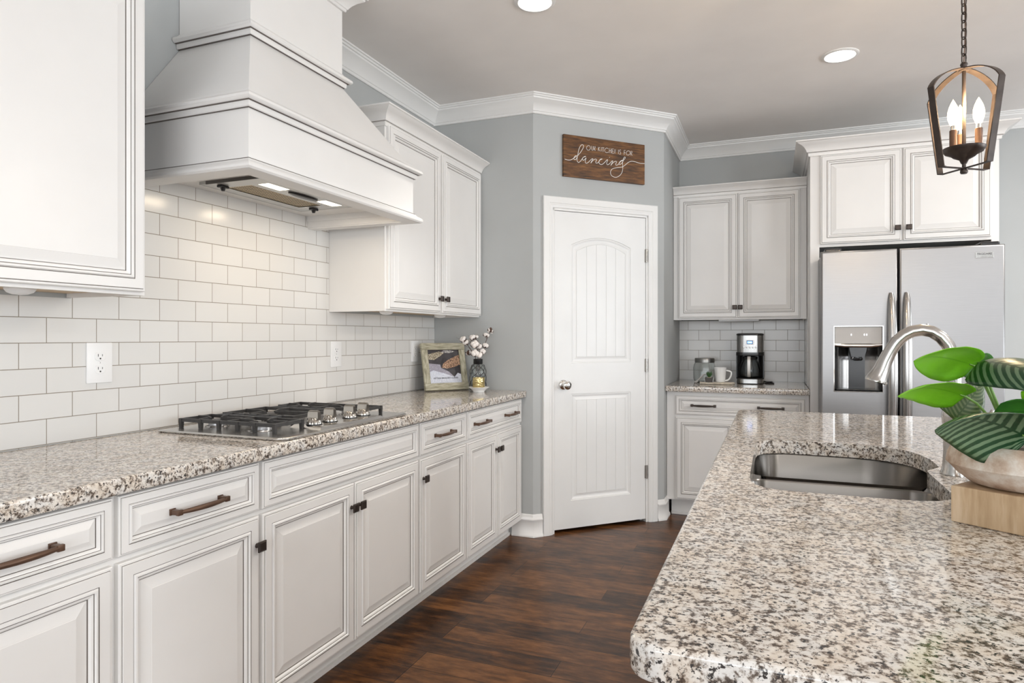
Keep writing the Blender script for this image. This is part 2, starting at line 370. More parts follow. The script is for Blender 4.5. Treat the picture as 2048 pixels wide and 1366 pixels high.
# baseboards
BB = [(0.0005, 0.0), (0.022, 0.0), (0.022, 0.004), (0.020, 0.014), (0.0135, 0.022), (0.0125, 0.10), (0.0155, 0.104), (0.0155, 0.112), (0.011, 0.118), (0.009, 0.128), (0.005, 0.138), (0.0005, 0.140)]
def diag(s): p = DO + DU * s; return (p.x, p.y)
w = MB(); sweep(w, [(0.562, 3.85), (0.70, 3.85), diag(0.062)], BB); struct('baseboard_left', w, TRIMW, smooth=40)
w = MB(); sweep(w, [diag(0.932), (1.40, 4.55), (1.40, 4.70)], BB); struct('baseboard_middle', w, TRIMW, smooth=40)
w = MB(); sweep(w, [(3.335, YB), (RX, YB), (RX, YF), (0, YF), (0, 0.6)], BB); struct('baseboard_right', w, TRIMW, smooth=40)

# ---- pantry door (structure) with casing, slab, knob, hinges
cas = MB()
prof_c = [(0, 0.0), (0, 0.016), (0.004, 0.019), (0.040, 0.019), (0.044, 0.016), (0.050, 0.017), (0.060, 0.013), (0.066, 0.011), (0.070, 0.007), (0.070, 0)]
def casing(mb, a, b_, top, wd):
    # U-shaped mitred run; profile inset from outside edge
    outer = [(a - wd, 0), (a - wd, top + wd), (b_ + wd, top + wd), (b_ + wd, 0)]
    dirs = [(1, 0), (1, -1), (-1, -1), (-1, 0)]
    rings = []
    for (u, v), (du, dv) in zip(outer, dirs): rings.append([MD @ Vector((u + du * i, v + dv * i, n_)) for i, n_ in prof_c])
    mb.loft(rings, 0, True, True, True)
casing(cas, d0 + 0.004, d1 - 0.004, dz - 0.004, 0.070)
dr = struct('door_1', cas, TRIMW, smooth=30)
jb = MB()
jb.box(d0, d0 + 0.018, 0, dz, -T, 0.0); jb.box(d1 - 0.018, d1, 0, dz, -T, 0.0); jb.box(d0, d1, dz - 0.018, dz, -T, 0.0)
jb.box(d0 + 0.018, d0 + 0.030, 0, dz - 0.018, -T, -0.05); jb.box(d1 - 0.030, d1 - 0.018, 0, dz - 0.018, -T, -0.05); jb.box(d0, d1, dz - 0.030, dz - 0.018, -T, -0.05)
jb.xf(MD); part('door_jamb', jb, TRIMW, dr)
bk = MB(); bk.box(d0, d1, 0, dz, -T - 0.02, -T); bk.xf(MD); part('dark_backing', bk, GAP_DARK, dr)  # black sheet puts the pantry's darkness behind the door gaps into colour
s0, s1, sz0, sz1 = d0 + 0.021, d1 - 0.021, 0.022, dz - 0.021
sw = s1 - s0
slab = MB(); TH = -0.004                                # face of slab just inside the casing plane
def arch(u0, u1, v0, v1, rise, n=15):
    pts = [(u0, v0), (u1, v0)]
    for i in range(n):
        t = i / (n - 1); u = u1 + (u0 - u1) * t; pts.append((u, v1 + rise * (1 - (2 * t - 1) ** 2)))
    return pts
pu0, pu1 = s0 + 0.118, s1 - 0.118
holes = [((pu0, pu1, 1.082, 1.845), 0.055), ((pu0, pu1, 0.20, 0.885), 0.0)]
loops = [arch(a, b_, c_, d_, r_) for (a, b_, c_, d_), r_ in holes]
fill_with_holes(slab, [(s0, sz0), (s1, sz0), (s1, sz1), (s0, sz1)], loops, lambda a, b_: MD @ Vector((a, b_, TH)))
def inset(box_, k):
    (a, b_, c_, d_), r_ = box_; return arch(a + k, b_ - k, c_ + k, d_ - k, r_ * (1 - k * 1.2) if r_ else 0)
for bx_ in holes:
    rr = [(0, 0), (0.003, -0.004), (0.007, -0.0035), (0.012, -0.0065), (0.020, -0.010), (0.024, -0.010), (0.040, -0.0035), (0.042, -0.0055)]
    rings = [[MD @ Vector((a, b_, TH + h)) for a, b_ in inset(bx_, k)] for k, h in rr]
    slab.loft(rings, 0, True, False, True)
    # vertical planks with v-grooves, clipped to the arch
    (a, b_, c_, d_), r_ = bx_; k = 0.0425; ia, ib, ic, idd = a + k, b_ - k, c_ + k, d_ - k; rr_ = r_ * (1 - k * 1.2) if r_ else 0
    npk = 5; pw = (ib - ia) / npk
    for i in range(npk):
        q0, q1 = ia + i * pw + (0.002 if i else 0), ia + (i + 1) * pw - (0.002 if i < npk - 1 else 0)
        tp = lambda u: idd + rr_ * (1 - ((2 * (u - ia) / (ib - ia)) - 1) ** 2)
        poly = [(q0, ic), (q1, ic)] + [(q1 + (q0 - q1) * t, tp(q1 + (q0 - q1) * t)) for t in (0, .25, .5, .75, 1)]
        rg = [[MD @ Vector((u, v, TH - 0.0056)) for u, v in poly], [MD @ Vector((u, v, TH - 0.0036)) for u, v in poly],
              [MD @ Vector((q0 + (u - q0) * 0.97 + 0.0006, v, TH - 0.0032)) for u, v in poly]]
        slab.loft(rg, 0, True, False, True)
sd = MB(); sd.box(s0, s1, sz0, sz1, TH - 0.035, TH - 0.0115); sd.xf(MD)
slab.add(sd.v, sd.f)
eg = [[MD @ Vector((u, v, n_)) for u, v in ((s0, sz0), (s1, sz0), (s1, sz1), (s0, sz1))] for n_ in (TH - 0.034, TH)]
slab.loft(eg, 0, True)
dp = part('door_panel', slab, DOORW, dr, smooth=25)
# knob
kn = MB(); ku, kv = s0 + 0.062, 0.945
kn.lathe([(0.033, 0), (0.033, 0.004), (0.028, 0.010), (0.013, 0.013), (0.011, 0.032), (0.018, 0.038), (0.0265, 0.046), (0.0285, 0.055), (0.026, 0.064), (0.017, 0.070), (0.003, 0.072)], n=28)
Mk = MD @ Matrix.Translation((ku, kv, TH)); kn.xf(Mk)
part('door_knob', kn, CHROME, dr, smooth=40)
for hz in (0.34, 1.06, 1.80):
    h = MB(); h.tube([(s1 + 0.004, hz - 0.045, 0.006), (s1 + 0.004, hz + 0.045, 0.006)], 0.0065, 10)
    h.box(s1 - 0.006, s1 + 0.002, hz - 0.043, hz + 0.043, TH, 0.002); h.box(s1 + 0.006, s1 + 0.020, hz - 0.043, hz + 0.043, TH, 0.001); h.xf(MD); part('hinge', h, SATIN, dr, smooth=40)

# ================================================================== CABINETS
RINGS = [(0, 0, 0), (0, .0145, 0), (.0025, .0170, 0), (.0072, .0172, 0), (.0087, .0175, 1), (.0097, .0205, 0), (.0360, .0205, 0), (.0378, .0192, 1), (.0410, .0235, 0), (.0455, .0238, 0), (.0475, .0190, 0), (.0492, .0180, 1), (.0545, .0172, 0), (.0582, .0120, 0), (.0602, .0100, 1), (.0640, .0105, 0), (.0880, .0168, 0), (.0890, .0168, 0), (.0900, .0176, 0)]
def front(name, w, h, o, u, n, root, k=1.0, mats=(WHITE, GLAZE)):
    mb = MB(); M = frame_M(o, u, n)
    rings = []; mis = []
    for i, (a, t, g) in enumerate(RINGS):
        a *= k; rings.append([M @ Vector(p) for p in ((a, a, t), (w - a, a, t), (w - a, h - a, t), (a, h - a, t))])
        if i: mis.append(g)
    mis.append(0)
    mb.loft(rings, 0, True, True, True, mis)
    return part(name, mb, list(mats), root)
def pull(parent, c, u, n, L=0.16, mat=BRONZE_BROWN):
    """bowed bar pull; c = centre on the front's face"""
    mb = MB(); M = frame_M(c, u, n); h = L / 2
    pts = []; rr = []
    for i in range(13):
        t = -1 + 2 * i / 12; pts.append((t * h, 0, 0.026 + 0.009 * (1 - t * t))); rr.append(0.0048 + 0.0028 * (1 - t * t))
    mb.tube(pts, rr, 10)
    for s in (-1, 1):
        mb.box(s * h - 0.007, s * h + 0.007, -0.0065, 0.0065, 0.0, 0.030, bev=0.002)
        mb.box(s * h - 0.009, s * h + 0.009, -0.0085, 0.0085, 0.0, 0.004, bev=0.001)
        mb.box(s * h - 0.008, s * h + 0.008, -0.0075, 0.0075, 0.022, 0.032, bev=0.002)
    mb.xf(M); return part('handle', mb, mat, parent, smooth=40)
def knob(parent, c, u, n):
    mb = MB(); M = frame_M(c, u, n)
    mb.lathe([(0.008, 0), (0.0065, 0.004), (0.0055, 0.014), (0.009, 0.018)], n=12)
    mb.loft([[(a * s, b_ * s, z) for a, b_ in ((-1, -1), (1, -1), (1, 1), (-1, 1))] for s, z in ((0.010, 0.015), (0.0155, 0.019), (0.0158, 0.024), (0.012, 0.027), (0.0115, 0.026))], 0, True, True, True)
    mb.xf(M); return part('knob', mb, BRONZE, parent, smooth=30)

LX = 0.612                     # face-frame plane of the left run
def base_cab(y0, y1, label, drawers, doors, end=False):
    root = thing('base_cabinet', label, 'cabinet', (0.3, (y0 + y1) / 2, 0), 'base cabinets along the tiled wall')
    b = MB(); b.box(0.003, LX, y0, y1, 0.100, 0.871); b.box(LX - 0.004, LX + 0.0005, y0, y1, 0.095, 0.100)
    part('cabinet_body', b, WHITE, root)
    t = MB(); t.box(0.003, 0.540, y0, y1, 0.0, 0.100); t.box(0.540, 0.552, y0, y1, 0.0, 0.016); part('toe_kick', t, WHITE, root)
    for a, b_, zs, pulls in drawers:
        d = front('drawer', b_ - a, zs[1] - zs[0], (LX, a, zs[0]), (0, 1, 0), (1, 0, 0), root, 0.66)
        for py in pulls: pull(d, (LX + 0.0176, py, (zs[0] + zs[1]) / 2), (0, 1, 0), (1, 0, 0))
    for a, b_, ky in doors:
        d = front('door', b_ - a, 0.700 - 0.104, (LX, a, 0.104), (0, 1, 0), (1, 0, 0), root)
        if ky is not None: knob(d, (LX + 0.0200, ky, 0.613), (0, 1, 0), (1, 0, 0))
    return root
DZ = (0.717, 0.864)
base_cab(0.640, 1.1075, 'white base cabinet nearest the left edge of the photo, one drawer above one door', [(0.655, 1.100, DZ, [0.877])], [(0.655, 1.100, 0.675)])
base_cab(1.1075, 1.5875, 'white one-drawer one-door base cabinet just left of the wide cooktop cabinet', [(1.115, 1.580, DZ, [1.345])], [(1.115, 1.580, 1.566)])
base_cab(1.5875, 2.5600, 'wide white cabinet under the cooktop with handleless false drawer and two doors', [(1.595, 2.551, DZ, [])], [(1.595, 2.070, 2.048), (2.076, 2.551, 2.096)])
base_cab(2.5600, 3.0450, 'narrow white base cabinet right of the cooktop, knob on left side of its door', [(2.568, 3.038, DZ, [2.785])], [(2.568, 3.038, 2.588)])
base_cab(3.0450, 3.8490, 'white base cabinet in the pantry corner with two pulls on one wide drawer', [(3.052, 3.906 - 0.075, DZ, [3.216, 3.640])], [(3.052, 3.440, 3.418), (3.446, 3.831, 3.468)])

# countertops --------------------------------------------------------
def slab_rounded(mb, poly, z0, z1, r=0.006, holes=None):
    """counter slab with eased top and bottom edges; poly counter-clockwise"""
    P = [Vector(p) for p in poly]; n = len(P)
    def off(P, k, sgn=1):
        out = []
        for i in range(len(P)):
            a = (P[i] - P[i - 1]).normalized(); b_ = (P[(i + 1) % len(P)] - P[i]).normalized()
            na = Vector((-a.y, a.x)); nb = Vector((-b_.y, b_.x)); q = (na + nb) / (1 + na.dot(nb)); out.append(P[i] + q * k * sgn)
        return out
    steps = [(r, z0), (r * 0.3, z0 + r * 0.3), (0, z0 + r), (0, z1 - r), (r * 0.12, z1 - r * 0.62), (r * 0.38, z1 - r * 0.26), (r, z1)]
    rings = [[(p.x, p.y, z) for p in off(P, k)] for k, z in steps]
    mb.loft(rings, 0, True)
    top = off(P, r)
    hs = [[Vector(p) for p in h] for h in (holes or [])]
    fill_with_holes(mb, [(p.x, p.y) for p in top], [[(p.x, p.y) for p in h] for h in hs], lambda a, b_: (a, b_, z1))
    fill_with_holes(mb, [(p.x, p.y) for p in top], [[(p.x, p.y) for p in h] for h in hs], lambda a, b_: (a, b_, z0))
    for h in hs: mb.loft([[(p.x, p.y, z0) for p in h], [(p.x, p.y, z1) for p in h]], 0, True)
m = MB(); slab_rounded(m, [(0.004, 0.625), (0.655, 0.625), (0.655, 3.846), (0.004, 3.846)], 0.873, 0.914)
tag(obj('countertop', m, GRANITE, smooth=40), 'long speckled granite countertop under the range hood, against the tiled wall', 'countertop', 'granite countertops')
m = MB(); slab_rounded(m, [(1.403, 4.600), (2.312, 4.600), (2.312, YB - 0.012), (1.403, YB - 0.012)], 0.875, 0.914)
tag(obj('countertop', m, GRANITE, smooth=40), 'short speckled granite countertop carrying the coffee maker beside the fridge', 'countertop', 'granite countertops')

# backsplashes
m = MB(); m.prism([(0.64, 0.9145), (3.849, 0.9145), (3.849, 1.377), (2.737, 1.377), (2.737, 1.842), (1.425, 1.842), (1.425, 1.374), (0.64, 1.374)], 0.0006, 0.0034); m.v = [Vector((v.z, v.x, v.y)) for v in m.v]
tag(obj('tile_backsplash', m, TILE_L), 'white subway tile backsplash with thin brown grout on the wall behind the cooktop', 'backsplash', 'subway tile backsplashes')
m = MB(); m.box(1.402, 2.311, YB - 0.011, YB - 0.001, 0.9145, 1.377)
bs = tag(obj('tile_backsplash', m, TILE_B), 'shaded subway tile backsplash behind the coffee maker and glass jar', 'backsplash', 'subway tile backsplashes')

# wall cabinets -----------------------------------------------------
UX = 0.332
def cab_crown(mb, path, zb, h=0.085, out=0.075, mis=False):
    pr = [(0.0, zb), (0.008, zb), (0.010, zb + 0.006), (0.010, zb + 0.018), (0.0145, zb + 0.020), (0.0145, zb + 0.0225), (0.018, zb + 0.024), (0.021, zb + 0.034), (0.030, zb + 0.050), (0.045, zb + 0.062), (0.060, zb + 0.069), (0.067, zb + 0.074), (0.070, zb + 0.0765), (0.075, zb + 0.078), (0.075, zb + 0.085), (0.0, zb + 0.085)]
    s = out / 0.075; sh = h / 0.085
    pr = [(a * s, zb + (z - zb) * sh) for a, z in pr]
    st = len(mb.m); sweep(mb, path, pr, cap=True)
    npr = len(pr)
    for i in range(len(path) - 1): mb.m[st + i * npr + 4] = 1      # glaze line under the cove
m = None
def wall_cab(y0, y1, z0, z1, doors, label, side_path):
    root = thing('wall_cabinet', label, 'cabinet', (0.16, (y0 + y1) / 2, z0), 'white wall cabinets')
    b = MB(); b.box(0.003, UX - 0.018, y0 + 0.001, y1, z0 + 0.018, z1); b.box(UX - 0.018, UX, y0, y1, z0, z1)
    b.box(0.003, UX - 0.018, y0, y0 + 0.014, z0, z1); b.box(0.003, UX - 0.018, y1 - 0.014, y1, z0, z1)
    part('cabinet_body', b, WHITE, root)
    u = MB(); u.box(0.006, UX - 0.020, y0 + 0.016, y1 - 0.016, z0 + 0.0135, z0 + 0.0175); part('underside', u, MAPLE, root)['label'] = 'natural maple underside'
    for a, b_, ky in doors:
        d = front('door', b_ - a, z1 - 0.012 - (z0 + 0.010), (UX, a, z0 + 0.010), (0, 1, 0), (1, 0, 0), root)
        if ky: knob(d, (UX + 0.020, ky, 1.465), (0, 1, 0), (1, 0, 0))
    c = MB(); cab_crown(c, side_path, z1 - 0.022); part('crown_molding', c, [WHITE, GLAZE], root, smooth=30)
    return root
wall_cab(0.800, 1.424, 1.375, 2.305, [(0.812, 1.413, 0.835)], 'large white wall cabinet at top left, left of the range hood', [(UX, 0.800), (UX, 1.424), (0.003, 1.424)][::-1][::-1] and [(UX, 0.800), (UX, 1.424), (0.003, 1.424)])
wall_cab(2.738, 3.846, 1.378, 2.305, [(2.752, 3.290, 3.262), (3.310, 3.838, 3.336)], 'white two-door wall cabinet between the range hood and the pantry corner', [(0.003, 2.738), (UX, 2.738), (UX, 3.846)])

# ---- back run: upper, base, tall surround -------------------------
UYB = 5.00                         # face of the back wall cabinet
root = thing('wall_cabinet', 'white two-door wall cabinet above the coffee maker counter', 'cabinet', (1.86, 5.17, 1.378), 'white wall cabinets')
b = MB(); b.box(1.403, 2.312, UYB + 0.018, YB - 0.002, 1.396, 2.305); b.box(1.403, 2.312, UYB, UYB + 0.018, 1.378, 2.305)
b.box(1.403, 1.417, UYB + 0.018, YB - 0.002, 1.378, 2.3); b.box(2.298, 2.312, UYB + 0.018, YB - 0.012, 1.378, 2.3); part('cabinet_body', b, WHITE, root)
u = MB(); u.box(1.42, 2.295, UYB + 0.020, YB - 0.012, 1.3915, 1.3955); part('underside', u, MAPLE, root)['label'] = 'natural maple underside'
for a, b_, kx in ((1.440, 1.853, 1.838), (1.861, 2.270, 1.876)):
    d = front('door', b_ - a, 2.288 - 1.390, (a, UYB, 1.390), (1, 0, 0), (0, -1, 0), root); knob(d, (kx, UYB - 0.020, 1.465), (1, 0, 0), (0, -1, 0))
c = MB(); cab_crown(c, [(1.403, UYB), (2.312, UYB)], 2.290, 0.070, 0.055); part('crown_molding', c, [WHITE, GLAZE], root, smooth=30)
s = MB(); s.box(1.72, 2.00, 5.06, 5.17, 1.366, 1.3905, bev=0.003); tag(obj('under_cabinet_light', s, OUTLETM), 'thin grey-white light bar under the wall cabinet above the coffee maker', 'light', 'lights under the wall cabinets')

BY = 4.66
root = thing('base_cabinet', 'white base cabinet under the coffee maker with one wide two-pull drawer', 'cabinet', (1.86, 5.0, 0))
b = MB(); b.box(1.403, 2.312, BY, YB - 0.002, 0.118, 0.8735); part('cabinet_body', b, WHITE, root)
t = MB(); t.box(1.424, 2.312, BY + 0.08, YB - 0.002, 0.0, 0.118); t.box(1.424, 2.312, BY + 0.068, BY + 0.08, 0.0, 0.018); part('toe_kick', t, WHITE, root)
d = front('drawer', 2.287 - 1.466, 0.846 - 0.715, (1.466, BY, 0.715), (1, 0, 0), (0, -1, 0), root, 0.62)
for px in (1.652, 2.080): pull(d, (px, BY - 0.0176, 0.781), (1, 0, 0), (0, -1, 0), 0.150, BRONZE)
for a, b_, kx in ((1.466, 1.871, 1.848), (1.879, 2.287, 1.90)):
    d = front('door', b_ - a, 0.697 - 0.128, (a, BY, 0.128), (1, 0, 0), (0, -1, 0), root); knob(d, (kx, BY - 0.020, 0.613), (1, 0, 0), (0, -1, 0))

FY = 4.60
root = thing('fridge_cabinet', 'tall white surround with a two-door cabinet built over the steel refrigerator', 'cabinet', (2.82, 5.0, 0))
b = MB(); b.box(2.3150, 2.3370, FY + 0.001, YB - 0.002, 0, 2.42); b.box(2.3150, 2.3690, FY, FY + 0.019, 0, 2.42)
b.box(3.2980, 3.3200, FY + 0.001, YB - 0.002, 0, 2.42); b.box(3.2820, 3.3200, FY, FY + 0.019, 0, 2.42); part('side_panels', b, WHITE, root)
b = MB(); b.box(2.3690, 3.2820, FY, FY + 0.019, 1.822, 2.42); b.box(2.3375, 3.2975, FY + 0.02, YB - 0.002, 1.825, 2.415); part('cabinet_body', b, WHITE, root)
for a, b_, kx in ((2.374, 2.822, 2.800), (2.832, 3.278, 2.858)):
    d = front('door', b_ - a, 2.402 - 1.840, (a, FY, 1.840), (1, 0, 0), (0, -1, 0), root); knob(d, (kx, FY - 0.020, 1.916), (1, 0, 0), (0, -1, 0))
c = MB(); cab_crown(c, [(2.3150, YB - 0.005), (2.3150, FY), (3.3200, FY), (3.3200, YB - 0.005)], 2.405, 0.09, 0.085); part('crown_molding', c, [WHITE, GLAZE], root, smooth=30)
m = MB(); m.box(2.3125, 2.3148, 4.92, YB - 0.0125, 0.9145, 1.377)
tag(obj('tile_backsplash', m, TILE_S), 'narrow strip of subway tile on the side panel right of the coffee maker', 'backsplash', 'subway tile backsplashes')

# ---- refrigerator ---------------------------------------------------
root = thing('refrigerator', 'side-by-side stainless steel refrigerator with ice and water dispenser', 'refrigerator', (2.81, 4.8, 0))
b = MB(); b.box(2.362, 3.262, 4.372, 5.20, 0.03, 1.742, bev=0.006); part('fridge_body', b, BLACKP, root)
b = MB(); b.box(2.37, 3.255, 4.36, 4.40, 0.0, 0.085); part('kick_grille', b, BLACKP, root)
for hx_ in (2.38, 3.155):
    b = MB(); b.box(hx_, hx_ + 0.09, 4.30, 4.42, 1.742, 1.775, bev=0.008); part('hinge_cover', b, BLACKP, root)
def fdoor(name, x0, x1, holes=None):
    mb = MB(); slab_rounded(mb, [(x0, 0.09), (x1, 0.09), (x1, 1.757), (x0, 1.757)], 0.0, 0.072, 0.010, holes)
    mb.v = [Vector((v.x, 4.362 - v.z, v.y)) for v in mb.v]
    return part(name, mb, FRIDGE, root, smooth=35)
dx0, dx1, dz0, dz1 = 2.431, 2.681, 0.934, 1.312
fd = fdoor('freezer_door', 2.359, 2.756, [[(dx0, dz0), (dx1, dz0), (dx1, dz1), (dx0, dz1)]])
rd = fdoor('fridge_door', 2.765, 3.266)
# dispenser
q = MB(); q.box(dx0 - 0.004, dx1 + 0.004, 4.287, 4.292, dz0 - 0.006, dz0); q.box(dx0 - 0.004, dx1 + 0.004, 4.287, 4.292, dz1, dz1 + 0.003)
q.box(dx0 - 0.004, dx0, 4.287, 4.292, dz0, dz1); q.box(dx1, dx1 + 0.004, 4.287, 4.292, dz0, dz1); part('dispenser_frame', q, CHROME, fd)
q = MB(); q.box(dx0 + 0.002, dx1 - 0.002, 4.292, 4.34, 1.212, dz1 - 0.002, bev=0.003); pn = part('dispenser_panel', q, paint('dispenser_grey', (0.42, 0.40, 0.38), 0.45), fd)
for cx in (2.520, 2.588, 2.600):
    q = MB(); q.box(cx - 0.0028, cx + 0.0028, 4.2912, 4.292, 1.259, 1.269); part('display_symbol', q, emit('display_glow', (0.9, 0.95, 1.0), 0.9), fd)
q = MB(); q.tube([(dx0 + 0.002, 4.296, 1.205), (dx0 + 0.06, 4.288, 1.200), (dx1 - 0.06, 4.288, 1.200), (dx1 - 0.002, 4.296, 1.205)], 0.011, 10); part('dispenser_trim', q, CHROME, fd, smooth=40)
n_ = 16; q = MB(); rg = []
for zz in (dz0, 1.21):
    rg.append([(dx0 + (dx1 - dx0) * i / n_, 4.293 + 0.085 * math.sin(PI * i / n_) ** 0.45, zz) for i in range(n_ + 1)])
q.loft(rg, 0, False); q.add([(dx0, 4.293, dz0 + 0.004), (dx1, 4.293, dz0 + 0.004), (dx1, 4.38, dz0 + 0.004), (dx0, 4.38, dz0 + 0.004)], [(0, 1, 2, 3)]); part('dispenser_recess', q, HANDM, fd, smooth=60)
q = MB(); q.box(dx0 + 0.012, dx1 - 0.012, 4.30, 4.355, dz0 + 0.0045, dz0 + 0.010, bev=0.002); part('drip_tray', q, BLACKP, fd)
q = MB(); q.loft([[(2.556 + sx_ * a, 4.298 + (0 if sy_ < 0 else 0.05), zz) for sx_, sy_ in ((-1, -1), (1, -1), (1, 1), (-1, 1))] for a, zz in ((0.047, 1.205), (0.044, 1.175), (0.034, 1.135))], 0, True, True, True); part('dispenser_nozzle', q, BLACKP, fd)
q = MB(); q.lathe([(0.026, 1.136), (0.030, 1.120), (0.020, 1.112)], (2.556, 4.318, 0), 20, sy=0.5); part('dispenser_paddle', q, glass('smoked_glass', (0.35, 0.35, 0.36), 0.05), fd, smooth=40)
def fhandle(x, s, dparent):
    mb = MB(); rings = []
    N = 30
    for i in range(N + 1):
        t = i / N; z = 0.555 + (1.505 - 0.555) * t
        e = math.sin(PI * t); wd = 0.0245 * min(1, (math.sin(PI * t) + 0.01) ** 0.22); out = 0.012 + 0.048 * e ** 0.7
        th = 0.011
        cx = x + s * 0.004 * e
        ring = []
        for j in range(12):
            a = 2 * PI * j / 12; ring.append((cx + wd * math.cos(a), 4.290 - out + th * math.sin(a) * (0.5 + 0.5 * e), z))
        rings.append(ring)
    mb.loft(rings, 0, True, True, True)
    for z in (0.60, 1.455): mb.box(x - 0.012, x + 0.012, 4.262, 4.291, z - 0.02, z + 0.02, bev=0.004)
    return part('handle', mb, HANDM, dparent, smooth=50)
fhandle(2.722, 1, fd); fhandle(2.800, -1, rd)
q = MB(); q.box(3.128, 3.213, 4.2875, 4.2901, 1.684, 1.716, bev=0.0008); bd = part('badge', q, CHROME, rd)
def text_mesh(txt, size, M, mat, parent, name='lettering', ext=0.0003, align='CENTER', bold=0.0):
    cu = bpy.data.curves.new(name, 'FONT'); cu.body = txt; cu.size = size; cu.align_x = align; cu.extrude = ext; cu.offset = bold; cu.resolution_u = 3
    o = bpy.data.objects.new('tmp_text', cu); C.objects.link(o); dg = bpy.context.evaluated_depsgraph_get(); dg.update()
    me = bpy.data.meshes.new_from_object(o.evaluated_get(dg)); bpy.data.objects.remove(o); bpy.data.curves.remove(cu)
    me.transform(M); me.materials.clear(); me.materials.append(mat)
    t = bpy.data.objects.new(name, me); C.objects.link(t)
    if parent.type == 'EMPTY': place(t, parent)
    else: t.parent = parent
    return t
INK = paint('dark_ink', (0.03, 0.03, 0.035), 0.5)
MY = Matrix(((1, 0, 0, 0), (0, 0, 1, 0), (0, 1, 0, 0), (0, 0, 0, 1)))
def face_y(x, y, z): return Matrix(((1, 0, 0, x), (0, 0, -1, y), (0, 1, 0, z), (0, 0, 0, 1)))
text_mesh('FRIGIDAIRE', 0.0135, face_y(3.170, 4.2873, 1.702), INK, rd, bold=0.0002)
text_mesh('GALLERY', 0.0085, face_y(3.170, 4.2873, 1.690), paint('faint_ink', (0.35, 0.35, 0.35), 0.5), rd)

# ---- range hood -----------------------------------------------------
hx, hy0, hy1 = 0.563, 1.604, 2.617; cx_, cy0, cy1 = 0.348, 1.838, 2.378
hood = thing('range_hood', 'large white tapered wooden range hood with stacked mouldings above the cooktop', 'range hood', (0.28, 2.11, 1.775))
hp = [(0.003, hy0), (hx, hy0), (hx, hy1), (0.003, hy1)]; cp = [(0.003, cy0), (cx_, cy0), (cx_, cy1), (0.003, cy1)]
q = MB(); q.box(0.003, cx_, cy0, cy1, 2.335, CEIL - 0.002); part('chimney', q, WHITE, hood)
q = MB(); q.loft([[(x, y, 2.015) for x, y in hp], [(x, y, 2.338) for x, y in cp]], 0, True, True, True); part('tapered_body', q, WHITE, hood)
q = MB(); tw = 0.045
q.box(hx - tw, hx, hy0, hy1, 1.778, 2.018); q.box(0.003, hx - tw, hy0, hy0 + tw, 1.778, 2.018); q.box(0.003, hx - tw, hy1 - tw, hy1, 1.778, 2.018)
q.box(0.0045, hx - tw, hy0 + tw, hy1 - tw, 1.832, 1.86)
q.box(0.0045, hx - tw, hy0 + tw, hy0 + tw + 0.006, 1.80, 1.832); q.box(0.0045, hx - tw, hy1 - tw - 0.006, hy1 - tw, 1.806, 1.832)
part('apron', q, WHITE, hood)
def hm(name, path, prof, gi):
    mb = MB(); sweep(mb, path, prof); n = len(prof)
    for s_ in range(len(path) - 1):
        for g in gi: mb.m[s_ * n + g] = 1
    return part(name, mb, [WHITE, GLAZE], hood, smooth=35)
hm('bottom_molding', hp, [(-0.040, 1.773), (0.020, 1.773), (0.028, 1.775), (0.033, 1.781), (0.0335, 1.788), (0.029, 1.795), (0.020, 1.800), (0.013, 1.804), (0.009, 1.810), (0.0075, 1.812), (0.006, 1.815), (0, 1.817), (-0.040, 1.817)], [9])
def mp(z, k=1.0):
    return [(0, z), (0.0012, z), (0.0012, z + 0.0022), (0.010, z + 0.003), (0.013, z + 0.006), (0.014, z + 0.019), (0.0142, z + 0.0215), (0.023, z + 0.0225), (0.029, z + 0.025), (0.033, z + 0.031), (0.032, z + 0.039), (0.025, z + 0.045), (0.014, z + 0.050), (0.007, z + 0.055), (0.003, z + 0.062), (0, z + 0.062)]
hm('middle_molding', hp, mp(1.970), [2, 6]); hm('upper_molding', cp, mp(2.334), [2, 6])
q = MB(); sweep(q, cp, [(a, CEIL - (CEIL - z) * 0.80) for a, z in CROWN]); part('crown_molding', q, WHITE, hood, smooth=30)
# insert
q = MB(); fill_with_holes(q, [(0.100, 1.852), (0.384, 1.852), (0.384, 2.408), (0.100, 2.408)], [[(0.150, 1.925), (0.270, 1.925), (0.270, 2.335), (0.150, 2.335)], [(0.302, 1.925), (0.352, 1.925), (0.352, 2.040), (0.302, 2.040)], [(0.302, 2.258), (0.352, 2.258), (0.352, 2.372), (0.302, 2.372)]], lambda a, b_: (a, b_, 1.8225))
q.box(0.094, 0.100, 1.846, 2.414, 1.8215, 1.8325); q.box(0.100, 0.384, 1.846, 1.852, 1.8215, 1.8325); q.box(0.100, 0.384, 2.408, 2.414, 1.8215, 1.8325)
ins = part('hood_insert', q, paint('insert_grey', (0.55, 0.55, 0.54), 0.3, metal=0.5), hood)
q = MB(); q.box(0.384, 0.390, 1.846, 2.414, 1.8195, 1.8325); q.box(0.130, 0.384, 1.842, 1.846, 1.8195, 1.8325); part('insert_edge', q, paint('edge_dark', (0.12, 0.115, 0.11), 0.4), ins)
fm, nt, bb = newmat('filter_mesh'); v = coords(nt)
w1 = node(nt, 'ShaderNodeTexWave'); w1.bands_direction = 'X'; w1.inputs['Scale'].default_value = 26; lk(nt, v, w1.inputs[0])
w2 = node(nt, 'ShaderNodeTexWave'); w2.bands_direction = 'Y'; w2.inputs['Scale'].default_value = 15; w2.inputs['Distortion'].default_value = 1.0; lk(nt, v, w2.inputs[0])
mxx = node(nt, 'ShaderNodeMath', operation='MAXIMUM'); lk(nt, w1.outputs[1], mxx.inputs[0]); lk(nt, w2.outputs[1], mxx.inputs[1])
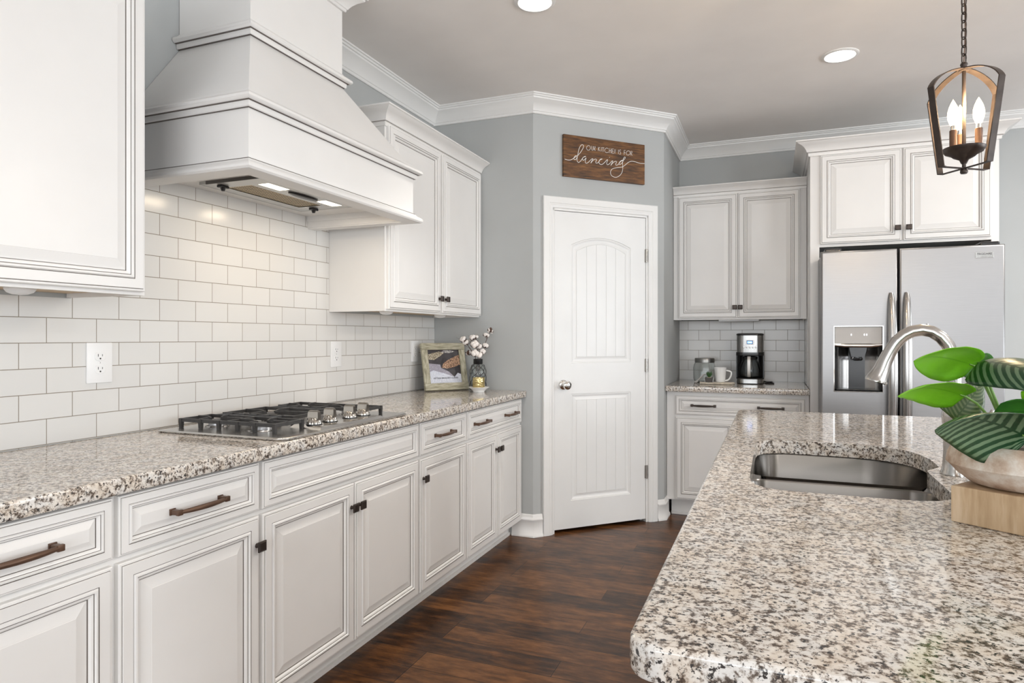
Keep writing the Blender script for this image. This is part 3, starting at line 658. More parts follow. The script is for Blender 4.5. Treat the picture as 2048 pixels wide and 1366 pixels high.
r = ramp(nt, mxx.outputs[0], [(0.70, (0.015, 0.010, 0.006)), (0.92, (0.55, 0.42, 0.24))]); lk(nt, r.outputs[0], bb.inputs['Base Color']); bb.inputs['Metallic'].default_value = 0.7; bb.inputs['Roughness'].default_value = 0.4
bump(nt, bb, mxx.outputs[0], 0.6, 0.003)
q = MB(); q.box(0.148, 0.272, 1.923, 2.337, 1.8245, 1.830); part('grease_filter', q, fm, ins)
for a, b_ in ((1.923, 2.042), (2.256, 2.374)):
    q = MB(); q.box(0.300, 0.354, a, b_, 1.8235, 1.830); part('lamp_lens', q, emit('hood_lamp', (1.0, 0.90, 0.72), 3.5), ins)
    area('hood_lamp_light', (0.327, (a + b_) / 2, 1.819), (0, 0, 0), 0.05, 0.11, 0.7, (1.0, 0.80, 0.56))
q = MB(); q.lathe([(0.02, 1.8215), (0.02, 1.816), (0.014, 1.813)], (0.327, 2.150, 0), 24, sx=0.9, sy=4.4); part('control_strip', q, BLACKP, ins, smooth=40)
for px, py in ((0.166, 1.890), (0.200, 2.372)):
    q = MB(); q.box(px - 0.012, px + 0.012, py - 0.020, py + 0.020, 1.812, 1.8225, bev=0.004); q.lathe([(0.010, 1.812), (0.006, 1.801)], (px, py, 0), 10); part('latch', q, BLACKP, ins)

# ---- cooktop -------------------------------------------------------
ck = thing('cooktop', 'stainless gas cooktop with black iron grates and four front knobs', 'cooktop', (0.36, 2.065, 0.914))
q = MB(); slab_rounded(q, [(0.085, 1.675), (0.612, 1.675), (0.640, 1.700), (0.640, 2.430), (0.612, 2.455), (0.085, 2.455)], 0.9145, 0.9235, 0.004)
# raised control deck between the two front burners
deck = [[(x, y, z) for x, y in p_] for p_, z in (
    ([(0.470, 1.900), (0.632, 1.868), (0.632, 2.275), (0.470, 2.243)], 0.9230),
    ([(0.482, 1.912), (0.622, 1.884), (0.622, 2.259), (0.482, 2.231)], 0.9330),
    ([(0.492, 1.922), (0.612, 1.896), (0.612, 2.247), (0.492, 2.221)], 0.9345))]
q.loft(deck, 0, True, False, True)
top = part('cooktop_plate', q, STEELX, ck, smooth=30)
text_mesh('FRIGIDAIRE', 0.011, Matrix(((0, -1, 0, 0.630), (1, 0, 0, 1.742), (0, 0, 1, 0.9237), (0, 0, 0, 1))), paint('stamp_brown', (0.12, 0.08, 0.06), 0.5), top)
for ky in (1.925, 2.015, 2.138, 2.228):
    q = MB(); q.lathe([(0.029, 0.9345), (0.029, 0.937), (0.024, 0.938)], (0.560, ky, 0), 24, mi=1)
    n_ = 36; prof = [(0.0255, 0.938), (0.0250, 0.944), (0.0190, 0.957), (0.0160, 0.9595)]
    rings = [[(0.560 + r_ * (1 + (0.035 if j % 2 else -0.035)) * math.cos(2 * PI * j / n_), ky + r_ * (1 + (0.035 if j % 2 else -0.035)) * math.sin(2 * PI * j / n_), z_) for j in range(n_)] for r_, z_ in prof]
    q.loft(rings, 0, True, True, True)
    a_ = 0.05; ca, sa = math.cos(a_), math.sin(a_)
    for z0_, z1_, l_, w_ in ((0.961, 0.986, 0.0215, 0.0085),):
        rg = [[(0.560 + lx * ca - wy * sa, ky + lx * sa + wy * ca, z_) for lx, wy in ((-l, -w2_), (l, -w2_), (l, w2_), (-l, w2_))] for z_, l, w2_ in ((z0_ - 0.008, l_ * 1.05, w_ * 1.2), (z1_ - 0.009, l_ * 0.98, w_), (z1_ - 0.004, l_ * 0.92, w_ * 0.85), (z1_, l_ * 0.8, w_ * 0.45))]
        q.loft(rg, 0, True, True, True)
    part('control_knob', q, [KNOBM, BLACKP], ck, smooth=25)
def burner(x, y, r):
    q = MB(); q.lathe([(r * 1.45, 0.9236), (r * 1.4, 0.926), (r * 1.1, 0.928)], (x, y, 0), 28, mi=1)
    q.lathe([(r, 0.927), (r, 0.938), (r * 0.96, 0.940)], (x, y, 0), 28, mi=0); q.lathe([(r * 1.06, 0.9405), (r * 1.06, 0.944), (r * 0.95, 0.9475)], (x, y, 0), 28, mi=2)
    q.tube([(x + r * 1.2, y - r * 0.5, 0.926), (x + r * 1.2, y - r * 0.5, 0.942)], 0.003, 8, mi=3)
    part('burner', q, [paint('burner_alu', (0.45, 0.45, 0.46), 0.4, metal=0.6), STEELX, IRON, PORC], ck, smooth=40)
for x, y, r in ((0.425, 1.815, 0.036), (0.195, 1.835, 0.030), (0.235, 2.065, 0.042), (0.195, 2.295, 0.036), (0.425, 2.320, 0.030)): burner(x, y, r)
GZ = 0.957
def gbar(mb, a, b_, w=0.0095, h=0.012, z=GZ, droop=0.0):
    pa = Vector((a[0], a[1], z - h / 2)); pb = Vector((b_[0], b_[1], z - h / 2 - droop))
    d = (pb - pa); d.z = 0; d.normalize(); s_ = Vector((-d.y, d.x, 0)) * w / 2; u_ = Vector((0, 0, h / 2))
    pts = [pa, pa + (pb - pa) * 0.72 + Vector((0, 0, droop * 0.72)), pb]
    mb.loft([[p - s_ - u_, p + s_ - u_, p + s_ * 0.75 + u_, p - s_ * 0.75 + u_] for p in pts], 0, True, True, True)
def leg(mb, x, y, dx=0, dy=0):
    mb.loft([[(x + dx * t + sx * w_, y + dy * t + sy * w_, z_) for sx, sy in ((-1, -1), (1, -1), (1, 1), (-1, 1))] for t, z_, w_ in ((0, GZ, 0.0062), (0.6, GZ - 0.012, 0.0065), (1, 0.9238, 0.0055))], 0, True, True, True)
def grate(x0, x1, y0, y1, centers, fr=None):
    mb = MB(); xm = (x0 + x1) / 2; ym = (y0 + y1) / 2
    gbar(mb, (x0, y0), (x1, y0)); gbar(mb, (x0, y1), (x1 if not fr else fr, y1)); gbar(mb, (x0, y0), (x0, y1))
    if not fr: gbar(mb, (x1, y0), (x1, y1))
    if len(centers) > 1: gbar(mb, (xm, y0), (xm, y1))
    for cx, cy in centers:
        for ex, ey in ((cx, y0), (cx, y1), (x0 if cx < xm or len(centers) == 1 else xm, cy), (xm if cx < xm and len(centers) > 1 else x1, cy)):
            d = Vector((cx - ex, cy - ey)); L = d.length; d.normalize(); gbar(mb, (ex, ey), (cx - d.x * 0.024, cy - d.y * 0.024), 0.010, 0.016, GZ + 0.002, 0.006)
    for x in (x0, x1):
        for y in (y0, y1): leg(mb, x, y)
    for x in (x0 + (x1 - x0) * t for t in (0.22, 0.42, 0.62, 0.80)): leg(mb, x, y0)
    return part('grate', mb, IRON, ck)
grate(0.110, 0.535, 1.752, 1.888, [(0.195, 1.830), (0.425, 1.815)])
grate(0.110, 0.440, 1.955, 2.175, [(0.235, 2.065)])
g = grate(0.110, 0.535, 2.262, 2.392, [(0.195, 2.320), (0.425, 2.320)])
for ya, yb in ((1.888, 1.955), (2.175, 2.262)):
    mb = MB()
    for x in (0.13, 0.19, 0.25, 0.31, 0.37): gbar(mb, (x, ya), (x + 0.02, yb), 0.007, 0.010)
    part('grate_bridge', mb, IRON, ck)

# ================================================================== ISLAND
IX0, IX1, IY0, IY1 = 1.945, 3.150, 0.715, 3.215
isl = thing('kitchen_island', 'white island cabinet under the large sink countertop in the foreground', 'island', (2.55, 1.96, 0))
q = MB(); q.box(1.990, 2.840, 0.765, 3.165, 0.10, 0.64); q.box(1.990, 2.010, 0.765, 3.165, 0.64, 0.8715); q.box(2.545, 2.840, 0.765, 3.165, 0.64, 0.8715)
q.box(2.010, 2.545, 0.765, 1.490, 0.64, 0.8715); q.box(2.010, 2.545, 2.362, 3.165, 0.64, 0.8715); part('cabinet_body', q, WHITE, isl)
q = MB(); q.box(2.06, 2.80, 0.83, 3.10, 0.0, 0.10); part('toe_kick', q, WHITE, isl)
q = MB(); q.box(1.982, 2.06, 0.757, 0.835, 0.0, 0.8715, bev=0.004); part('corner_post', q, WHITE, isl)
front('end_panel', 0.70, 0.72, (2.09, 0.765, 0.125), (1, 0, 0), (0, -1, 0), isl)
ya = 0.86
for wd in (0.55, 0.86, 0.83):
    front('door', wd - 0.02, 0.71, (1.990, ya, 0.125), (0, 1, 0), (-1, 0, 0), isl); ya += wd
def rc(cx0, cy0_, cx1, cy1_, rs, n=7):
    """rounded rectangle, ccw; rs radii for (x0,y0),(x1,y0),(x1,y1),(x0,y1)"""
    out = []
    for (x, y, sx, sy, a0), r_ in zip(((cx0, cy0_, 1, 1, PI), (cx1, cy0_, -1, 1, 1.5 * PI), (cx1, cy1_, -1, -1, 0), (cx0, cy1_, 1, -1, 0.5 * PI)), rs):
        for i in range(n): a = a0 + 0.5 * PI * i / (n - 1); out.append((x + sx * r_ + r_ * math.cos(a), y + sy * r_ + r_ * math.sin(a)))
    return out
CUT = [(2.105, 1.552), (2.20, 1.548), (2.30, 1.548), (2.375, 1.553), (2.415, 1.568), (2.440, 1.595), (2.452, 1.635), (2.4535, 1.72), (2.4535, 1.86), (2.4545, 1.905), (2.462, 1.925), (2.480, 1.950), (2.493, 1.972), (2.4965, 2.02), (2.496, 2.09), (2.490, 2.145), (2.476, 2.195), (2.452, 2.238), (2.418, 2.270), (2.375, 2.290), (2.32, 2.300), (2.20, 2.304), (2.135, 2.302), (2.095, 2.290), (2.066, 2.264), (2.050, 2.228), (2.0455, 2.18), (2.0445, 2.05), (2.0445, 1.80), (2.0445, 1.67), (2.049, 1.625), (2.060, 1.590), (2.078, 1.567)]
m = MB(); slab_rounded(m, rc(IX0, IY0, IX1, IY1, (0.035, 0.035, 0.035, 0.035)), 0.872, 0.914, 0.006, [CUT])
tag(obj('countertop', m, GRANITE, smooth=40), 'big speckled granite island countertop with the sink cut into it', 'countertop', 'granite countertops')
sink = thing('sink', 'undermounted stainless double-bowl sink in the island countertop', 'sink', (2.26, 1.92, 0.70))
FB = rc(2.038, 1.905, 2.503, 2.312, (0.045, 0.075, 0.15, 0.075), 9); NB = rc(2.038, 1.540, 2.461, 1.868, (0.075, 0.075, 0.05, 0.045), 9)
q = MB(); fill_with_holes(q, [(1.998, 1.500), (2.535, 1.500), (2.535, 2.352), (1.998, 2.352)], [FB, NB], lambda a, b_: (a, b_, 0.8718 if not (1.86 < b_ < 1.91 and 2.07 < a < 2.47) else 0.856))
def shrink(P, k):
    cx = sum(p[0] for p in P) / len(P); cy = sum(p[1] for p in P) / len(P); X = max(abs(p[0] - cx) for p in P); Y = max(abs(p[1] - cy) for p in P)
    return [(cx + (p[0] - cx) * (X - k) / X, cy + (p[1] - cy) * (Y - k) / Y) for p in P]
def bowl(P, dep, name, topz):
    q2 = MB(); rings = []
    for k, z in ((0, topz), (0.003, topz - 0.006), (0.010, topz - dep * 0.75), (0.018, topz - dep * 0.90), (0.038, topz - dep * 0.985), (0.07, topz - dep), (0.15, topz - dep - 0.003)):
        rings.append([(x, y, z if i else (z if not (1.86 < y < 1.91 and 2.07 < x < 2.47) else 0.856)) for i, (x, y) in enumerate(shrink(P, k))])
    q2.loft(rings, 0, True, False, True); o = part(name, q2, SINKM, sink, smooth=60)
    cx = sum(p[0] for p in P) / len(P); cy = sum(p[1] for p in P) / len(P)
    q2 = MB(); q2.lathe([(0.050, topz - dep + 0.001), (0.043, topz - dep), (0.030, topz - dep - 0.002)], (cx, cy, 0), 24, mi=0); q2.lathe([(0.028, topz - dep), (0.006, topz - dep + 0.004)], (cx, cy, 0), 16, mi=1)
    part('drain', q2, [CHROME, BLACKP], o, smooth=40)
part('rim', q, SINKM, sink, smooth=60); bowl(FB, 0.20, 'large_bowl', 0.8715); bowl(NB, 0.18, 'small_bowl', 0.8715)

fc = thing('faucet', 'brushed nickel gooseneck faucet arching over the sink', 'faucet', (2.508, 1.886, 0.914))
q = MB(); q.lathe([(0.0300, 0.9145), (0.0300, 0.918), (0.0265, 0.926), (0.0240, 0.945), (0.0228, 0.975), (0.0232, 1.005), (0.0250, 1.035), (0.0268, 1.055), (0.0272, 1.062), (0.0250, 1.066), (0.0250, 1.070), (0.0225, 1.078), (0.0182, 1.090), (0.0175, 1.100), (0.0160, 1.106)], (2.508, 1.886, 0), 32); part('column', q, SATIN, fc, smooth=40)
q = MB(); pts = [(2.508, 1.100), (2.508, 1.150), (2.5075, 1.180), (2.504, 1.205), (2.495, 1.230), (2.480, 1.250), (2.461, 1.263), (2.440, 1.2675), (2.419, 1.264), (2.401, 1.254), (2.387, 1.240)]
q.tube([(x, 1.886, z) for x, z in pts], [0.0155] * 3 + [0.0152] * 3 + [0.0148] * 5, 20); part('gooseneck', q, SATIN, fc, smooth=50)
q = MB(); pts = [(2.388, 1.241, .0158), (2.380, 1.230, .0155), (2.370, 1.212, .0158), (2.360, 1.190, .0170), (2.352, 1.168, .0190), (2.345, 1.152, .0220), (2.341, 1.143, .0245), (2.3405, 1.1415, .0262), (2.3395, 1.137, .0262), (2.339, 1.1355, .0235)]
q.tube([(x, 1.886, z) for x, z, r_ in pts], [p[2] for p in pts], 24); part('spray_head', q, SATIN, fc, smooth=40)
q = MB(); q.tube([(2.452, 1.886, 1.276), (2.452, 1.886, 1.283)], 0.0022, 8); part('button', q, SATIN, fc)
q = MB(); q.tube([(2.530, 1.886, 1.015), (2.556, 1.886, 1.018)], 0.010, 14); q.tube([(2.552, 1.886, 1.018), (2.575, 1.892, 1.040), (2.590, 1.900, 1.072)], [0.007, 0.006, 0.005], 10); part('lever', q, SATIN, fc, smooth=40)

# wood block, planter
ux, uy = Vector((0.815, -0.580)), Vector((0.580, 0.815)); bc = Vector((2.398, 1.402))
blk = [bc, bc + ux * 0.27, bc + ux * 0.27 + uy * 0.205, bc + uy * 0.205]
q = MB(); slab_rounded(q, [tuple(p) for p in blk], 0.9145, 0.980, 0.002)
tag(obj('wood_block', q, BLOCKW), 'square light oak block under the clay plant bowl on the island', 'block')
PC = Vector((2.520, 1.436))
pl = thing('potted_plant', 'striped-leaf houseplant in a low weathered clay bowl on the oak block', 'plant', (PC.x, PC.y, 0.9805))
cm, nt, bb = newmat('weathered_clay'); v = coords(nt)
nA = noise_n(nt, v, 22, 6, 0.65); r = ramp(nt, nA, [(0.38, (0.40, 0.27, 0.19)), (0.52, (0.56, 0.44, 0.35)), (0.66, (0.70, 0.64, 0.57))]); lk(nt, r.outputs[0], bb.inputs['Base Color']); bb.inputs['Roughness'].default_value = 0.75; bump(nt, bb, nA, 0.35, 0.003)
q = MB(); q.lathe([(0.070, 0.9805), (0.086, 0.985), (0.104, 0.999), (0.1195, 1.0165), (0.1215, 1.0180), (0.1215, 1.0205), (0.1205, 1.0225), (0.1195, 1.032), (0.113, 1.048), (0.104, 1.056), (0.099, 1.058), (0.094, 1.055), (0.096, 1.045), (0.100, 1.035)], (PC.x, PC.y, 0), 48, cap1=False); part('clay_bowl', q, cm, pl, smooth=50)
q = MB(); q.lathe([(0.099, 1.036), (0.06, 1.040), (0.004, 1.042)], (PC.x, PC.y, 0), 24); part('soil', q, paint('soil', (0.03, 0.022, 0.016), 0.95, 0.3, 60, bumpy=0.6, bscale=150), pl)
def leaf_mat(name, c_dark, c_light, stripes, trans=(0.25, 0.55, 0.05), tw=0.25):
    m, nt, b = newmat(name); tc = node(nt, 'ShaderNodeTexCoord'); sp = node(nt, 'ShaderNodeSeparateXYZ'); lk(nt, tc.outputs['UV'], sp.inputs[0])
    # uv: x = along the leaf 0..1, y = across -1..1 mapped 0..1
    s1_ = node(nt, 'ShaderNodeMath', operation='SUBTRACT'); lk(nt, sp.outputs[1], s1_.inputs[0]); s1_.inputs[1].default_value = 0.5
    ab = node(nt, 'ShaderNodeMath', operation='ABSOLUTE'); lk(nt, s1_.outputs[0], ab.inputs[0])
    pw = node(nt, 'ShaderNodeMath', operation='POWER'); lk(nt, ab.outputs[0], pw.inputs[0]); pw.inputs[1].default_value = 1.4
    ma = node(nt, 'ShaderNodeMath', operation='MULTIPLY_ADD'); lk(nt, pw.outputs[0], ma.inputs[0]); ma.inputs[1].default_value = -0.75; lk(nt, sp.outputs[0], ma.inputs[2])
    ml = node(nt, 'ShaderNodeMath', operation='MULTIPLY'); lk(nt, ma.outputs[0], ml.inputs[0]); ml.inputs[1].default_value = 2 * PI * (12.0 if stripes else 0.25)
    sn = node(nt, 'ShaderNodeMath', operation='SINE'); lk(nt, ml.outputs[0], sn.inputs[0])
    nz = noise_n(nt, tc.outputs['UV'], 14, 3); ad = node(nt, 'ShaderNodeMath', operation='MULTIPLY_ADD'); lk(nt, nz, ad.inputs[0]); ad.inputs[1].default_value = 0.9; lk(nt, sn.outputs[0], ad.inputs[2])
    r = ramp(nt, ad.outputs[0], [(0.30, c_dark), (0.78, c_light)] if stripes else [(0.0, c_dark), (1.0, c_light)])
    # darker midrib and margin
    md = ramp(nt, ab.outputs[0], [(0.0, c_light if stripes else c_dark), (0.025, c_dark), (0.05, (1, 1, 1))]); md.color_ramp.elements[2].color = (1, 1, 1, 1)
    mr2 = ramp(nt, ab.outputs[0], [(0.010, (1, 1, 1)), (0.022, (0, 0, 0)), (0.46, (0, 0, 0)), (0.49, (1, 1, 1))] if stripes else [(0.008, (1, 1, 1)), (0.02, (0, 0, 0))])
    mx = node(nt, 'ShaderNodeMix', data_type='RGBA'); lk(nt, mr2.outputs[0], mx.inputs[0]); lk(nt, r.outputs[0], mx.inputs[6]); mx.inputs[7].default_value = (*c_dark, 1)
    lk(nt, mx.outputs[2], b.inputs['Base Color']); b.inputs['Roughness'].default_value = 0.33
    b.inputs['Subsurface Weight'].default_value = 0.0
    tr = node(nt, 'ShaderNodeBsdfTranslucent'); tr.inputs[0].default_value = (*trans, 1)
    ms = node(nt, 'ShaderNodeMixShader'); ms.inputs[0].default_value = tw; out = nt.nodes['Material Output']
    lk(nt, b.outputs[0], ms.inputs[1]); lk(nt, tr.outputs[0], ms.inputs[2]); lk(nt, ms.outputs[0], out.inputs[0])
    nt.nodes.remove(md)
    return m
LBR = leaf_mat('leaf_bright', (0.12, 0.34, 0.010), (0.22, 0.50, 0.025), False, (0.35, 0.75, 0.04), 0.35)
LST = leaf_mat('leaf_striped', (0.008, 0.045, 0.015), (0.125, 0.20, 0.11), True, (0.10, 0.30, 0.05), 0.12)
LOL = leaf_mat('leaf_olive_striped', (0.04, 0.085, 0.016), (0.14, 0.19, 0.07), True, (0.20, 0.35, 0.05), 0.2)
LDK = leaf_mat('leaf_green', (0.025, 0.12, 0.018), (0.06, 0.24, 0.03), False, (0.15, 0.4, 0.04), 0.2)
def leaf(base, tip, wd, side, mat, arch_=0.012, cup=0.25, wave=0.0006, stem_to=None, fat=0.45):
    """base/tip world points; side = direction of the leaf's width"""
    b_, t_ = Vector(base), Vector(tip); L = (t_ - b_).length; d = (t_ - b_) / L; s = Vector(side); s = (s - d * s.dot(d)).normalized(); n = d.cross(s).normalized()
    if n.z < 0: n = -n
    NU, NV = 20, 10; vs = []; uv = []
    for i in range(NU + 1):
        t = i / NU; w_ = wd / 2 * (math.sin(PI * t ** fat) ** 0.75 if 0 < t < 1 else 0.02)
        for j in range(NV + 1):
            k = -1 + 2 * j / NV
            p = b_ + d * (L * t) + s * (w_ * k) + n * (arch_ * 4 * t * (1 - t)) - n * (cup * w_ * (k * k)) + n * (wave * math.sin(9 * t * PI + 2 * k) * abs(k))
            if t < 0.12: p -= d * 0.0 
            vs.append(p); uv.append((t, (k + 1) / 2))
    fs = [(i * (NV + 1) + j, i * (NV + 1) + j + 1, (i + 1) * (NV + 1) + j + 1, (i + 1) * (NV + 1) + j) for i in range(NU) for j in range(NV)]
    me = bpy.data.meshes.new('leaf'); me.from_pydata([tuple(p) for p in vs], [], fs); me.materials.append(mat)
    ul = me.uv_layers.new(name='uv')
    for lp in me.loops: ul.data[lp.index].uv = uv[lp.vertex_index]
    for p in me.polygons: p.use_smooth = True
    o = bpy.data.objects.new('leaf', me); C.objects.link(o); place(o, pl)
    md_ = o.modifiers.new('solid', 'SOLIDIFY'); md_.thickness = 0.0008; md_.offset = 0
    r0 = Vector(stem_to) if stem_to else Vector((PC.x - 0.02, PC.y, 1.045)); q = MB()
    mid = (r0 + b_) / 2 + Vector((0, 0, 0.012)); pts = [r0, r0.lerp(mid, 0.5) + Vector((0, 0, 0.004)), mid, mid.lerp(b_, 0.5) + Vector((0, 0, 0.005)), b_, b_ + d * L * 0.06 + n * arch_ * 0.2]
    q.tube(pts, [0.0030, 0.0028, 0.0026, 0.0023, 0.0020, 0.0012], 8); part('stem', q, paint('stem_green', (0.16, 0.30, 0.06), 0.45), pl, smooth=60)
RGT = (0.9285, 0.3713, 0)
leaf((2.446, 1.456, 1.196), (2.326, 1.322, 1.208), 0.088, (0.50, -0.50, 0.72), LBR, 0.016, 0.35, fat=0.62)
leaf((2.424, 1.423, 1.141), (2.292, 1.262, 1.150), 0.072, (0.55, -0.52, 0.60), LBR, 0.018, 0.35, fat=0.5)
leaf((2.431, 1.533, 1.085), (2.490, 1.580, 1.163), 0.088, RGT, LOL, 0.006, 0.2)
leaf((2.500, 1.352, 1.078), (2.332, 1.190, 1.105), 0.135, (0.55, -0.55, 0.62), LST, 0.030, 0.45)
leaf((2.446, 1.431, 1.203), (2.545, 1.270, 1.150), 0.100, (0.6, 0.45, 0.45), LST, 0.022, 0.4)
leaf((2.444, 1.474, 1.205), (2.518, 1.550, 1.155), 0.060, (0.5, -0.2, 0.7), LDK, 0.010, 0.2)
leaf((2.462, 1.405, 1.112), (2.600, 1.380, 1.100), 0.085, (0.1, -0.6, 0.7), LDK, 0.018, 0.3)
leaf((2.560, 1.480, 1.180), (2.508, 1.455, 1.195), 0.045, (0.5, -0.4, 0.7), LBR, 0.006, 0.2)
leaf((2.560, 1.470, 1.120), (2.520, 1.461, 1.150), 0.050, (0.5, -0.4, 0.7), LBR, 0.006, 0.2)
leaf((2.545, 1.500, 1.100), (2.640, 1.560, 1.150), 0.080, (0.4, -0.6, 0.5), LST, 0.012, 0.3)
leaf((2.560, 1.400, 1.090), (2.700, 1.420, 1.130), 0.090, (0.2, -0.7, 0.5), LST, 0.016, 0.3)
leaf((2.500, 1.440, 1.060), (2.470, 1.420, 1.110), 0.030, RGT, LDK, 0.004, 0.2)

# ================================================================== LAMPS
def downlight(x, y, label):
    r0 = thing('recessed_light', label, 'light', (x, y, CEIL - 0.012), 'recessed ceiling lights')
    q = MB(); n_ = 40; pr = [(0.092, -0.0003), (0.092, -0.004), (0.088, -0.007), (0.076, -0.008), (0.073, -0.004), (0.070, -0.0005)]
    q.lathe([(a, CEIL + z) for a, z in pr], (x, y, 0), n_, cap0=False, cap1=False); part('trim_ring', q, TRIMW, r0, smooth=40)
    q = MB(); q.lathe([(0.0745, CEIL - 0.0045), (0.001, CEIL - 0.0045)], (x, y, 0), n_, cap1=False, cap0=False); part('lens', q, emit('downlight_lens', (1.0, 0.97, 0.92), 9.0), r0)
    spot('recessed_light_beam', (x, y, CEIL - 0.03), 40 if x < 2 else 16, (1.0, 0.95, 0.88) if x < 2 else (1.0, 0.90, 0.79), 0.07, 1.5, 0.8)
downlight(1.104, 2.762, 'recessed ceiling light nearest the range hood, cut by the top edge of the photo')
downlight(2.427, 3.891, 'oval-looking recessed ceiling light between the pantry door and the pendant')

PX, PY = 2.662, 2.474
pn_ = thing('pendant_light', 'small bronze lantern pendant with three candle bulbs hanging on a chain', 'pendant light', (PX, PY, 1.78))
vd = Vector((PX - 2.098, PY, 0)).normalized(); vl = Vector((vd.y, -vd.x, 0))
for ang in (-55.2, 34.8, 124.8, 214.8):
    a = math.radians(ang); d = Vector((math.cos(a), math.sin(a), 0)); s_ = Vector((-d.y, d.x, 0)); pts = []
    R0, zs, zb, rb = 0.1275, 2.037, 1.789, 0.088
    for i in range(13):
        t = i / 12; aa = 0.5 * PI * t; pts.append(Vector((PX, PY, 0)) + d * (0.004 + (R0 - 0.004) * (0.35 * t + 0.65 * math.sin(aa))) + Vector((0, 0, zs + 0.068 * (0.25 * (1 - t) + 0.75 * math.cos(aa)))))
    for i in range(1, 8): t = i / 7; pts.append(Vector((PX, PY, 0)) + d * (R0 + (rb - R0) * t) + Vector((0, 0, zs + (zb - zs) * t)))
    for i in range(1, 5): t = i / 4; pts.append(Vector((PX, PY, 0)) + d * (rb * (1 - t) + 0.004) + Vector((0, 0, zb - 0.001)))
    m2 = MB(); wds = [0.023] * 20 + [0.009] * 4
    rings = []
    for i, p in enumerate(pts):
        tg = (pts[min(i + 1, len(pts) - 1)] - pts[max(i - 1, 0)]).normalized(); nn = tg.cross(s_).normalized(); w_ = wds[i] / 2
        rings.append([p + s_ * w_ + nn * 0.0016, p - s_ * w_ + nn * 0.0016, p - s_ * w_ - nn * 0.0016, p + s_ * w_ - nn * 0.0016])
    m2.loft(rings, 0, True, True, True); part('frame_band', m2, BRONZE, pn_)
q = MB(); q.tube([(PX, PY, 1.783), (PX, PY, 2.112)], 0.0055, 14); q.lathe([(0.0085, 1.771), (0.011, 1.775), (0.0105, 1.783), (0.007, 1.788)], (PX, PY, 0), 16); q.lathe([(0.014, 2.098), (0.016, 2.103), (0.010, 2.108), (0.009, 2.115), (0.011, 2.119), (0.008, 2.125)], (PX, PY, 0), 16); part('centre_rod', q, BRONZE, pn_, smooth=40)
q = MB(); q.lathe([(0.008, 1.803), (0.013, 1.815), (0.030, 1.824), (0.036, 1.830), (0.052, 1.838), (0.059, 1.849), (0.0595, 1.853), (0.054, 1.848), (0.030, 1.840), (0.006, 1.838)], (PX, PY, 0), 32); part('tray', q, BRONZE, pn_, smooth=40)
bulb_glass = emit('bulb_glass', (1.0, 0.80, 0.52), 9.0)
for i, ang in enumerate((-15, 105, 225)):
    a = math.radians(ang); d = vl * math.cos(a) * 0.040 + vd * math.sin(a) * 0.040; bx, by = PX + d.x, PY + d.y; h = 0.018
    q = MB(); q.lathe([(0.0135, 1.823 + h), (0.0120, 1.828 + h), (0.0105, 1.830 + h), (0.0105, 1.888 + h), (0.0085, 1.889 + h)], (bx, by, 0), 20); cs = part('candle_sleeve', q, BRONZE_BROWN, pn_, smooth=40)
    q = MB(); q.lathe([(0.0078, 1.888 + h), (0.0082, 1.893 + h), (0.0074, 1.898 + h), (0.0074, 1.904 + h)], (bx, by, 0), 16); part('bulb_base', q, CHROME, cs, smooth=40)
    q = MB(); q.lathe([(a_, z_ + h) for a_, z_ in ((0.0072, 1.903), (0.0105, 1.911), (0.0148, 1.924), (0.0160, 1.936), (0.0148, 1.949), (0.0110, 1.963), (0.0065, 1.974), (0.0025, 1.982), (0.0006, 1.986))], (bx, by, 0), 20); part('candle_bulb', q, bulb_glass, cs, smooth=60)
pd = bpy.data.lights.new('pendant_glow', 'POINT'); pd.energy = 13; pd.color = (1.0, 0.74, 0.45); pd.shadow_soft_size = 0.03
po = bpy.data.objects.new('pendant_glow', pd); C.objects.link(po); po.location = (PX + 0.012, PY - 0.014, 1.985)
zz = 2.121; i = 0
while zz < CEIL - 0.03:
    q = MB(); L_, W_ = 0.0165, 0.0080; pts = []
    ca_, sa_ = math.cos(0.6 + i * PI / 2), math.sin(0.6 + i * PI / 2)
    for j in range(25):
        a = 2 * PI * j / 24; xx = W_ * math.cos(a); z_ = W_ * math.sin(a) + (L_ - W_) * max(-1, min(1, math.sin(a) * 2.2)); pts.append((PX + xx * ca_, PY + xx * sa_, zz + L_ + z_))
    q.tube(pts, 0.0021, 6); part('chain_link', q, BRONZE, pn_, smooth=60); zz += 0.0265; i += 1
q = MB(); cpts = [(PX + 0.003 * math.sin(t * 9), PY + 0.003 * math.cos(t * 9), 2.12 + (CEIL - 2.14) * t) for t in [k / 40 for k in range(41)]]; q.tube(cpts, 0.0016, 6); part('wire', q, BRONZE_BROWN, pn_, smooth=60)
q = MB(); q.lathe([(0.06, CEIL - 0.001), (0.06, CEIL - 0.012), (0.045, CEIL - 0.022), (0.010, CEIL - 0.026), (0.006, CEIL - 0.034)], (PX, PY, 0), 32); part('canopy', q, BRONZE, pn_, smooth=40)

for x, y, lab in ((0.225, 1.137, 'round white puck light under the wall cabinet at the left edge'), (0.235, 2.905, 'round white puck light under the wall cabinet, nearer the range hood'), (0.215, 3.530, 'round white puck light under the wall cabinet, nearer the pantry corner')):
    zt = 1.387 if y < 2 else 1.3900
    q = MB(); q.lathe([(0.036, zt), (0.036, zt - 0.010), (0.030, zt - 0.018), (0.018, zt - 0.023), (0.002, zt - 0.025)], (x, y, 0), 28)
    tag(obj('puck_light', q, OUTLETM, smooth=35), lab, 'light', 'lights under the wall cabinets')

